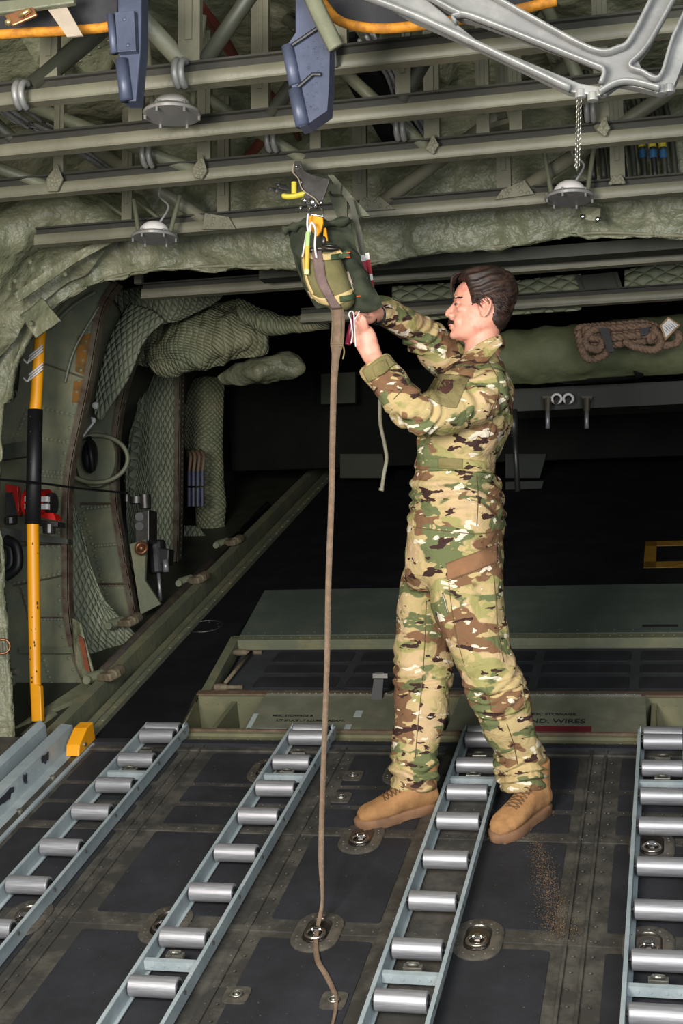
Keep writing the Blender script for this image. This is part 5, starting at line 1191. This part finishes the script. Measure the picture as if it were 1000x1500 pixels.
# shins and feet (inside the boots)
b = new(); torso(b, .84); limb(b, LEGF, .78); limb(b, LEGN, .78)
limb(b, ARMN[:-1], .78); limb(b, ARMF[:-1], .78)
tube(b, [ax(560, 546, 4.12), ax(546, 523, 4.12)], [.036, .030], 16); tube(b, [ax(575, 463, 4.3), ax(557, 455, 4.25)], [.034, .028], 16)
hand(b, None, PALMN, FINN, THN); hand(b, None, PALMF, FINF, THF)
tube(b, [ax(704, 550, 4.44), ax(705, 525, 4.44), ax(706, 500, 4.435), ax(707, 478, 4.43), ax(709, 462, 4.43)], [.058, .058, .055, .056, .055], 24)
head(b)
tube(b, [ax(605, 1150, 4.53), ax(612, 1175, 4.53)], .033); tube(b, [ax(766, 1150, 4.52), ax(773, 1180, 4.53)], .033)
me = voxel(b, .0036, 5)
co = getco(me); HOn = np.array(HO); Fn = np.array(Fd); Sn = np.array(Sd)
hx = (co-HOn)@Fn; hy = (co-HOn)@Sn; hz = co[:, 2]-HOn[2]
def g(x, y, z, s): return np.exp(-(((hx-x)/s[0])**2+((hy-y)/s[1])**2+((hz-z)/s[2])**2))
dis = np.zeros_like(co)
for s in (1, -1):
    dis += -Fn*(g(.092, s*.030, .028, (.02, .014, .010))*.0085)[:, None]
    dis += -Sn*s*(g(.045, s*.075, .055, (.03, .03, .03))*.003)[:, None]
    dis += Fn*(g(.088, s*.03, .0245, (.015, .010, .004))*.0015)[:, None]
    dis += -Sn*s*(g(-.003, s*.08, .004, (.008, .02, .012))*.006)[:, None]      # ear bowl
dis += -Fn*(g(.107, 0, -.0405, (.02, .024, .0022))*.0045)[:, None]                # mouth line
dis += -Fn*(g(.104, 0, -.054, (.02, .02, .005))*.002)[:, None]
# knuckles and tendons on the near hand
for x, y, Y in ((536, 479, 4.075), (530, 482, 4.075), (525, 488, 4.08)):
    q = np.array(ax(x, y, Y)); dis += np.array([0, -1, 0])*(np.exp(-(((co-q)**2).sum(1))/.009**2)*.003)[:, None]
co += dis; setco(me, co-np.array(ORG)); me.materials.clear(); me.materials.append(SKIN); smooth(me)
person = bpy.data.objects.new('person', me); col.objects.link(person); person.location = ORG
tag(person, 'person in camouflage flight coverall and tan boots reaching up to the hanging bag', 'person')
headco = co

# ---- coverall
b = new(); torso(b, 1.0); limb(b, LEGF, 1.0); limb(b, LEGN, 1.0); limb(b, ARMN, 1.0); limb(b, ARMF, 1.0)
me = voxel(b, .0065, 5)
co = getco(me); no = getno(me)
def axis_t(L_):
    """nearest point parameters along a limb"""
    P_ = np.array([list(ax(x, y, Y)) for x, y, h, Y, d in L_]); best = np.full(len(co), 9.); tt = np.zeros(len(co)); acc = 0
    for i in range(len(P_)-1):
        a, c = P_[i], P_[i+1]; dv = c-a; l = np.linalg.norm(dv); u = np.clip(((co-a)@dv)/l**2, 0, 1)
        d = np.linalg.norm(co-(a+u[:, None]*dv), axis=1); m = d < best; best[m] = d[m]; tt[m] = (acc+u*l)[m]; acc += l
    return best, tt, acc
nz = lambda s, off, st=(1, 1, 1): np.array([noise.noise(V((p[0]*s*st[0]+off, p[1]*s*st[1], p[2]*s*st[2]))) for p in co])
n1 = nz(5, 0); n2 = nz(11, 7, (1, 1, 1.2)); n3 = nz(22, 3); 
ridge = (.45-np.abs(nz(7, 12, (1.3, 1, .8))))
d = .010*n1+.007*n2+.003*n3+.016*np.clip(ridge-.2, -.2, .3)
z = co[:, 2]
def rings_(L_, t0, t1, amp, wl, sl=0):
    best, tt, acc = axis_t(L_); m = np.clip(1-np.abs(tt/acc-(t0+t1)/2)/((t1-t0)/2), 0, 1)*(best < .13)
    ph = tt/wl*2*PI+13*n1+5*n2+sl*(co[:, 0]*20+co[:, 1]*14)
    return amp*m**.7*np.sin(ph)
d += rings_(LEGF, .82, 1.02, .011, .042, .3)+rings_(LEGN, .80, 1.02, .012, .045, .3)+rings_(LEGN, .42, .64, .009, .05, .5)+rings_(LEGF, .40, .62, .006, .05, .5)
d += rings_(ARMN, .50, .75, .009, .035, .6)+rings_(ARMF, .30, .8, .0055, .045, .9)+rings_(ARMN, .1, .4, .005, .05, .5)
mt_ = np.clip(1-np.abs(z-2.68)/.14, 0, 1); tor_m = (np.abs(co[:, 0]+.73) < .22)
d += mt_*tor_m*.007*np.sin((z+.25*co[:, 0]+.05*n1)/.045*2*PI)
# cinch at the belt
bz = A(668, 681, 4.3).z; d += -.010*np.exp(-((z-bz)/.016)**2)*tor_m*(z > 2.4)
zlow = np.clip((z-1.70)/.08, 0, 1)
co2 = co+no*d[:, None]; setco(me, co2-np.array(ORG)); me.materials.clear(); me.materials.append(CAMO); smooth(me)
suit = bpy.data.objects.new('coverall', me); col.objects.link(suit); suit.parent = person
bpy.context.view_layer.update()
bv = bvh_of(suit)
# collar
b = new(); rings = []
C_ = [(706, 506, 29, .062), (706, 513, 31, .070), (705, 522, 34, .082)]
top = []
for k, (cx, cy, hw, dp) in enumerate(C_):
    rr = []
    for i in range(36):
        t = 2*PI*i/36; x = cx+hw*math.cos(t); y = cy-15*math.cos(t)+2
        p = ax(cx, y, 4.44); rr.append(p+V((pxm(cx, cy, 4.44, hw)*math.cos(t), dp*math.sin(t), 0)))
    rings.append([b.verts.new(p) for p in rr])
for i in range(2): loopface(b, rings[i], rings[i+1])
o = emit(b, 'collar', CAMO, suit, sm=True); s = o.modifiers.new('s', 'SOLIDIFY'); s.thickness = .007; s.offset = 0; sb = o.modifiers.new('q', 'SUBSURF'); sb.levels = 1; sb.render_levels = 1
# collar wing toward camera
b = new(); prism(b, [ax(678, 530, 4.335), ax(700, 516, 4.325), ax(729, 495, 4.36), ax(736, 502, 4.355), ax(712, 530, 4.30), ax(684, 546, 4.29)], (0, .012, 0)); emit(b, 'collar_wing', CAMO, suit, bevel=.004)
decal('chest_patch', [(650, 556), (662, 556), (664, 558)], [(642, 572), (653, 577), (662, 570)], bv, PATCH, suit, .004, 10, 8, .003)
decal('patch_backing', [(640, 548), (668, 549), (688, 552)], [(622, 578), (646, 594), (668, 598)], bv, CAMO2, suit, .001, 20, 14, .0025)
seam('emblem_outline', [(640, 573), (643, 563), (651, 556), (665, 558), (661, 571), (652, 578), (640, 573)], bv, paint('emblem_edge', (30, 24, 24), .8), suit, .002, 40)
seam('emblem_figure', [(646, 571), (650, 563), (653, 570), (657, 562)], bv, paint('emblem_fig', (128, 84, 60), .8), suit, .0022)
decal('belt', [(611, 673), (640, 672), (680, 672), (724, 679)], [(611, 688), (640, 689), (680, 690), (724, 694)], bv, CAMO, suit, .006, 40, 6, .003)
decal('belt_tab', [(642, 671), (660, 671), (677, 672)], [(642, 686), (660, 687), (677, 688)], bv, CAMO2, suit, .011, 14, 6, .003)
decal('sleeve_cuff', [(531, 543), (542, 534), (556, 524), (566, 520)], [(540, 560), (553, 553), (568, 541), (578, 534)], bv, CAMO2, suit, .004, 24, 10, .004, 4.07)
decal('cuff_tab', [(545, 537), (556, 530), (564, 527)], [(550, 552), (561, 548), (570, 540)], bv, CAMO2, suit, .010, 14, 8, .003, 4.07)
SEAMC = paint('seam_thread', (96, 80, 54), .9)
for pts in ([(652, 826), (690, 812), (728, 797)], [(728, 797), (729, 812), (729, 822), (690, 838), (655, 852)], [(655, 826), (660, 880), (668, 930), (680, 975)], [(722, 830), (726, 880), (730, 930), (738, 970)], [(715, 530), (730, 560), (724, 600), (716, 640)], [(624, 880), (622, 940), (618, 1000), (612, 1060), (608, 1110)], [(698, 695), (700, 730), (698, 770)], [(605, 772), (650, 778), (700, 782), (734, 776)], [(742, 1060), (752, 1090), (758, 1120)], [(590, 566), (606, 560), (618, 575)], [(576, 585), (590, 570)]):
    seam('stitched_seam', pts, bv, SEAMC, suit, .0014, 40)
decal('calf_pocket', [(715, 1013), (740, 1006), (764, 1000)], [(722, 1052), (748, 1046), (770, 1036)], bv, CAMO, suit, .006, 20, 14, .003)
decal('pocket_flap', [(712, 1004), (738, 997), (762, 988)], [(716, 1019), (741, 1012), (765, 1004)], bv, CAMO, suit, .010, 20, 6, .003)
decal('hip_pocket', [(654, 826), (690, 812), (728, 798)], [(655, 850), (690, 838), (728, 824)], bv, paint('camouflage_brown', (134, 96, 66), .9, 0, scale=12), suit, .001, 24, 8, .002)
b = new(); tube(b, spl([hit(bv, 648, 868, .002), hit(bv, 652, 884, .002), hit(bv, 656, 898, .002)], 10), .0025, 6); emit(b, 'zipper', BOLT, suit, sm=True)
b = new(); e1 = ax(551, 461, 4.22); torus(b, e1, ax(560, 456, 4.26)-ax(542, 460, 4.18), .030, .0045, 28, 8, hint=V((0, 0, 1)))
wb = emit(b, 'wristwatch', RUBBER, person, sm=True); wb['label'] = 'dark watch on the far wrist'
b = new(); ball(b, ax(546, 469, 4.165), (.014, .010, .012)); emit(b, 'watch_case', RUBBER, wb, sm=True)

# ---- hair
from mathutils.geometry import intersect_point_line
HP = [(318, 222), (380, 232), (432, 268), (452, 330), (470, 400), (486, 490), (520, 478), (548, 452), (600, 442), (655, 455), (682, 500), (682, 560), (662, 622), (690, 668), (742, 706), (1100, 720), (1100, -100), (200, -100), (270, 120)]
HP = np.array([((590-x)*HS, (530-y)*HS) for x, y in HP])
hme = person.data; me_co = headco
inb = (hz > -.075)&(hz < .15)&(np.abs(hy) < .12)&(np.abs(hx) < .14)
def pip(P_, x, y):
    c = np.zeros(len(x), bool); n = len(P_)
    for i in range(n):
        x1, y1 = P_[i]; x2, y2 = P_[(i+1) % n]
        m = ((y1 > y) != (y2 > y)) & (x < (x2-x1)*(y-y1)/(y2-y1+1e-12)+x1); c ^= m
    return c
def pdist(P_, x, y):
    best = np.full(len(x), 9.); n = len(P_)
    for i in range(n):
        a = P_[i]; d_ = P_[(i+1) % n]-a; t = np.clip(((x-a[0])*d_[0]+(y-a[1])*d_[1])/(d_@d_), 0, 1)
        best = np.minimum(best, np.hypot(x-a[0]-t*d_[0], y-a[1]-t*d_[1]))
    return best
inside = np.zeros(len(me_co), bool); idx = np.where(inb)[0]
inside[idx] = pip(HP, hx[idx], hz[idx])
earz = (np.hypot(hx+.004, (hz-.002)*.75) < .026)&(np.abs(hy) > .06)
inside &= ~earz
dist = np.zeros(len(me_co)); ii = np.where(inside)[0]; dist[ii] = pdist(HP, hx[ii], hz[ii])
vmap = {}; hb = new()
cen = np.array(H(0, 0, .035))
for i in ii:
    p = me_co[i]; dr = p-cen; dr /= np.linalg.norm(dr)
    top_ = np.clip((hz[i]-.03)/.07, 0, 1); front = np.clip((hx[i]-.0)/.07, 0, 1)
    T_ = .009+.017*top_+.006*top_*front
    edge = min(1, dist[i]/.016)**.55
    strand = noise.noise(V((hx[i]*18-hz[i]*14, hy[i]*90, hz[i]*60+hx[i]*30)))*.0035+noise.noise(V((hx[i]*40, hy[i]*160, hz[i]*160)))*.0015
    if hz[i] > .03: strand += .003*math.sin((hz[i]*1.0+hx[i]*.25+.01*noise.noise(V(p*20)))*330)*(abs(hy[i]) > .04)
    q = p+dr*(T_*edge+strand*edge+.001)
    vmap[i] = hb.verts.new(q)
polys = np.empty(len(hme.polygons)*4, 'i') if all(len(p.vertices) == 4 for p in hme.polygons[:10]) else None
for p in hme.polygons:
    vs = p.vertices
    if all(v in vmap for v in vs): hb.faces.new([vmap[v] for v in vs])
bmesh.ops.delete(hb, geom=[v for v in hb.verts if not v.link_faces], context='VERTS')
hair = emit(hb, 'hair', HAIR, person, sm=True)
s = hair.modifiers.new('s', 'SOLIDIFY'); s.thickness = .004; s.offset = -1
# locks of hair
random.seed(21); b = new()
def skull(phi, lam, k):     # phi: 0 = front, pi/2 = top, pi = back ; lam: side angle
    cx, cz = -.002, .036; rx, ry, rz = .096, .077, .094
    cl = math.cos(lam)
    return H(cx+rx*k*math.cos(phi)*cl, ry*k*math.sin(lam), cz+rz*k*math.sin(phi)*(cl if phi < PI else cl))
def lock(pts, w): 
    P_ = spl(pts, 9); tube(b, P_, [w*(.5+.6*math.sin(PI*min(1, i/8+.15)))*(1-.85*(i/8)**3) for i in range(9)], 5)
for i in range(320):
    lam = random.uniform(-1.0, 1.0); ph = random.uniform(.72, 2.2); L_ = random.uniform(.4, .8); k = random.uniform(1.20, 1.29) - .06*abs(lam)
    dl = random.uniform(.0, .15)*(1 if lam > 0 else -1)
    lock([skull(ph, lam, k-.03), skull(ph+L_*.35, lam+dl*.5, k+.01), skull(ph+L_*.7, lam+dl, k), skull(ph+L_, lam+dl*1.3, k-.05)], random.uniform(.0018, .0032))
for i in range(420):          # sides and back, combed back and down
    sd = random.choice((1, 1, -1)); cx = random.uniform(470, 860); cy = random.uniform(300, 560)
    if pip(HP, np.array([(590-cx)*HS]), np.array([(530-cy)*HS]))[0] and not (540 < cx < 690 and cy > 430):
        def sp(cx, cy, e):
            x = (590-cx)*HS; zz = (530-cy)*HS; u = ((x+.002)/.099)**2+((zz-.036)/.10)**2
            yy = .078*math.sqrt(max(.0, 1-u)); return H(x*(1+e*.4), sd*(yy+e*.085), zz)
        dx = random.uniform(35, 80); dy = random.uniform(15, 70); e = random.uniform(.10, .15)
        if cy+dy < 690 and cx+dx < 860: lock([sp(cx, cy, e-.05), sp(cx+dx*.5, cy+dy*.4, e), sp(cx+dx, cy+dy, e-.06)], random.uniform(.0010, .0018))
for i in range(46):           # fringe falling over the forehead
    y_ = random.uniform(-.045, .062); t = (y_+.045)/.107; dx = random.uniform(-10, 10)
    lock([HC(400+dx, 150, y_*.8), HC(330+dx, 172, y_*.9), HC(292+dx*.6, 225+random.uniform(-10, 10), y_), HC(284+dx*.5, 285+random.uniform(-10, 20), y_), HC(290+dx*.4, 345+random.uniform(-60, 25)-40*abs(t-.6), y_)], random.uniform(.002, .0034))
for i in range(14):
    y_ = random.uniform(-.02, .03); lock([HC(840, 250, y_), HC(880, 240+i*2, y_), HC(905+random.uniform(-12, 8), 268+i*5, y_)], .003)
lk = emit(b, 'hair_locks', HAIR, hair, sm=True)
# brows, eyes, moustache
bvh_ = bvh_of(person)
def FH(y, z, o=.0006):
    h = bvh_.ray_cast(H(.145, y, z), -Fd); return h[0]+Fd*o if h[0] is not None else H(.1, y, z)
MH = Matrix((Fd, Sd, V((0, 0, 1)))).transposed()
for s in (1, -1):
    b = new(); random.seed(s+5)
    for k in range(150):
        t = random.random(); y_ = s*(.011+.036*t); z_ = .0510-.008*t**1.3+random.uniform(-.0032, .0032)*(1-.5*t); c = FH(y_, z_, .001)
        tube(b, [c, FH(y_+s*.006, z_+.001, .0022)], [.0010, .0004], 4)
    emit(b, 'eyebrow', HAIR, person)
    ec = H(.0790, s*.0300, .0270)
    b = new(); ball(b, ec, (.0115,)*3); ey = emit(b, 'eye', paint('eye_white', (120, 106, 100), .4), person, sm=True)
    b = new(); ball(b, ec+Fd*.0074+V((0, 0, -.0022)), (.0047, .0052, .0052)); emit(b, 'iris', paint('iris', (30, 24, 22), .25), ey, sm=True)
    b = new(); ball(b, ec+V((0, 0, .0040))-Fd*.0006, (.0125, .0138, .0110), MH); ul = emit(b, 'upper_eyelid', SKIN, person, sm=True)
    b = new(); ball(b, ec+V((0, 0, -.0085))-Fd*.0012, (.0120, .0138, .0085), MH); emit(b, 'lower_eyelid', SKIN, person, sm=True)
    b = new(); tube(b, [ec+MH @ V((.0126*math.cos(a)+.0008, .0146*math.sin(a), -.0010+.0012*math.sin(a)**2)) for a in [(-1.2+2.4*i/12) for i in range(13)]], [.0008]*2+[.0020]*9+[.0010]*2, 5); emit(b, 'eyelashes', HAIR, person, sm=True)
b = new(); random.seed(8)
for k in range(1000):
    t = random.uniform(-1, 1); u = random.random(); y_ = t*.032; zz = -.0175-.0100*u*(1-.45*abs(t))-abs(t)**1.5*.011
    c = FH(y_, zz, .0022); tube(b, [c, c+Fd*.0030+Sd*(.003*t)+V((0, 0, -.0060))], [.0012, .0005], 4)
emit(b, 'moustache', HAIR, person)
b = new(); ball(b, FH(0, -.0362, -.0015), (.0035, .014, .0028), MH); ball(b, FH(0, -.0452, -.002), (.004, .0145, .0034), MH); emit(b, 'lips', paint('lip', (196, 116, 108), .4), person, sm=True)

# ---- boots
def boot(heel, toe, lab):
    h = V(DK(*heel)).to_3d() if False else V((DK(*heel)[0], DK(*heel)[1], 0)); t = V((DK(*toe)[0], DK(*toe)[1], 0))
    f = (t-h); L_ = f.length; f.normalize(); ang = math.atan2(f.y, f.x)
    L_ = max(L_, .275)
    M = DM @ Matrix.Translation(h) @ Matrix.Rotation(ang, 4, 'Z')
    k = L_/.285
    def T(x, y, z): return M @ V((x*k, y*k, z+.001))
    b = new(); rings = []
    for x, zc, hh, hw in ((.0, .055, .025, .022), (.006, .058, .036, .034), (.03, .066, .048, .040), (.07, .072, .052, .041), (.11, .070, .048, .042), (.15, .060, .038, .046), (.19, .052, .030, .050), (.23, .047, .025, .048), (.262, .043, .020, .038), (.281, .038, .012, .020)):
        rings.append([T(x, p.y, p.z) for p in ell(V((0, 0, zc)), V((0, 1, 0)), V((0, 0, 1)), hw, hh, 28, 2.3)])
    ringloft(b, rings); rings = []
    for z, x, a, c in ((.05, .055, .05, .038), (.10, .052, .055, .042), (.14, .048, .053, .044), (.175, .045, .050, .043)):
        rings.append([T(p.x, p.y, 0)+V((0, -.15*z, z)) for p in ell(V((x, 0, 0)), V((1, 0, 0)), V((0, 1, 0)), a, c, 28, 2.1)])
    ringloft(b, rings)
    me = voxel(b, .004, 4); c_ = getco(me); n_ = getno(me)
    dd_ = np.array([noise.noise(V(p)*26)*.0022+noise.noise(V(p)*9)*.003 for p in c_]); c_ += n_*dd_[:, None]; setco(me, c_-np.array(ORG)); me.materials.clear(); me.materials.append(SUEDE); smooth(me)
    o = bpy.data.objects.new('boot', me); col.objects.link(o); o.parent = person; o['label'] = lab
    b = new(); out = [(.0, .0), (.004, .026), (.03, .040), (.08, .041), (.12, .040), (.16, .047), (.20, .053), (.235, .051), (.268, .038), (.289, .016), (.292, 0)]
    out = out+[(x, -y) for x, y in out[-2:0:-1]]
    lv = []
    for z, s in ((.0, .96), (.004, 1.0), (.024, 1.02), (.030, .99), (.034, .93)):
        lv.append([b.verts.new(T(.145+(x-.145)*s, y*s, z+(.006 if (.09 < x < .14 and z == 0) else 0))) for x, y in out])
    for i in range(4): loopface(b, lv[i], lv[i+1])
    b.faces.new(lv[0]); b.faces.new(lv[-1])
    so = emit(b, 'sole', SOLE, o, ang=.8)
    b = new()
    for i in range(10):
        x = .01+i*.029
        for y in (-1, 1): box(b, T(x, y*(.040 if .13 < x < .25 else .030), .003), (.011, .012, .006), M.to_3x3())
    emit(b, 'tread_lug', SOLE, so)
    bvb = bvh_of(o)
    def S(x, y):   # drop onto the upper from above/front
        org_ = T(x+.10, y, .30); dr = (T(x, y, .05)-org_).normalized(); hh = bvb.ray_cast(org_, dr); return hh[0]-dr*.0025 if hh[0] is not None else T(x, y, .12)
    b = new()
    for i in range(6):
        x = .085+i*.016; w = .018+.001*i
        tube(b, spl([S(x, -w), S(x+.006, 0), S(x+.012, w)], 8), .0017, 6); tube(b, spl([S(x, w), S(x+.006, 0), S(x+.012, -w)], 8), .0017, 6)
    q = S(.10, 0); up = M.to_3x3() @ V((0, 0, 1)); rt = M.to_3x3() @ V((0, 1, 0)); fw = M.to_3x3() @ V((1, 0, 0))
    for s in (1, -1): tube(b, spl([q+up*.01, q+rt*s*.02+up*.018, q+rt*s*.03+up*.004, q+rt*s*.012+fw*.004], 14), .0016, 6)
    emit(b, 'laces', paint('lace', (96, 70, 46), .8), o, sm=True)
    b = new()
    for s in (1, -1):
        for i in range(6): ball(b, S(.085+i*.016, s*.024), (.0028,)*3, n=4)
    emit(b, 'eyelets', paint('eyelet', (110, 84, 60), .5, .3), o, sm=True)
    return o
boot((640, 1184), (524, 1213), 'boot with its toe pointing to the left of the photo')
boot((800, 1186), (735, 1229), 'boot planted right of the third roller track')

# ================================================================ CAMERA
cd = bpy.data.cameras.new('camera'); cam = bpy.data.objects.new('camera', cd); col.objects.link(cam)
cx_ = RW[:, 0]; cy_ = -RW[:, 1]; cz_ = -RW[:, 2]
cam.matrix_world = Matrix(((cx_[0], cy_[0], cz_[0], 0), (cx_[1], cy_[1], cz_[1], 0), (cx_[2], cy_[2], cz_[2], CZ), (0, 0, 0, 1)))
cd.sensor_fit = 'VERTICAL'; cd.sensor_height = 36; cd.lens = 36*F/1500; cd.clip_start = .05; cd.clip_end = 100
cd.dof.use_dof = False
scn.camera = cam
# ================================================================ LIGHT: daylight through the open end behind the camera + added unseen key lamp
w = bpy.data.worlds.new('world'); scn.world = w; w.use_nodes = True
w.node_tree.nodes['Background'].inputs[0].default_value = (.80, .88, 1.0, 1); w.node_tree.nodes['Background'].inputs[1].default_value = .12
def area(name, loc, tgt, size, e, c, sy=None):
    l = bpy.data.lights.new(name, 'AREA'); l.energy = e; l.size = size; l.color = c
    if sy: l.shape = 'RECTANGLE'; l.size_y = sy
    o = bpy.data.objects.new(name, l); col.objects.link(o); o.location = loc; o.rotation_euler = (V(tgt)-V(loc)).to_track_quat('-Z', 'Y').to_euler(); return o
area('light_key', (-1.4, .2, 2.75), (-.8, 4.4, 2.7), 1.1, 205, (1, .95, .88))
area('light_sky', (1.3, -.6, 2.6), (-1.2, 4.8, 2.4), 2.2, 175, (.90, .95, 1), 2.2)
vs = scn.view_settings; vs.view_transform = 'Standard'; vs.look = 'None'; vs.exposure = 0; vs.gamma = 1; vs.use_curve_mapping = False

# ---------------------------------------------------------------- loose pieces of these parts become parts of their own
SPLIT = ('chipped_paint', 'axle_bolt', 'paint_chip', 'clevis', 'lap_seam', 'black_tie_band', 'hanger', 'clamp', 'amber_stain', 'white_band', 'port', 'grommet', 'print_line', 'rolled_edge', 'stiffener', 'edge_trim', 'orange_tie', 'slot_shadow_gap')
for o in [o for o in list(bpy.data.objects) if o.type == 'MESH' and o.parent and o.name.split('.')[0] in SPLIT]:
    bm = bmesh.new(); bm.from_mesh(o.data); bm.verts.ensure_lookup_table(); seen = set(); isl = []
    for v in bm.verts:
        if v.index in seen: continue
        st = [v]; cur = []; seen.add(v.index)
        while st:
            q = st.pop(); cur.append(q.index)
            for e in q.link_edges:
                w_ = e.other_vert(q)
                if w_.index not in seen: seen.add(w_.index); st.append(w_)
        isl.append(set(cur))
    if 1 < len(isl) < 24:
        base = o.name.split('.')[0]
        for k, I_ in enumerate(isl):
            b2 = bm.copy(); b2.verts.ensure_lookup_table()
            bmesh.ops.delete(b2, geom=[v for v in b2.verts if v.index not in I_], context='VERTS')
            m2 = bpy.data.meshes.new(base); b2.to_mesh(m2); b2.free()
            for mt in o.data.materials: m2.materials.append(mt)
            if k == 0: keep = m2; continue
            c = o.copy(); c.data = m2; col.objects.link(c)
        o.data = keep
    bm.free()
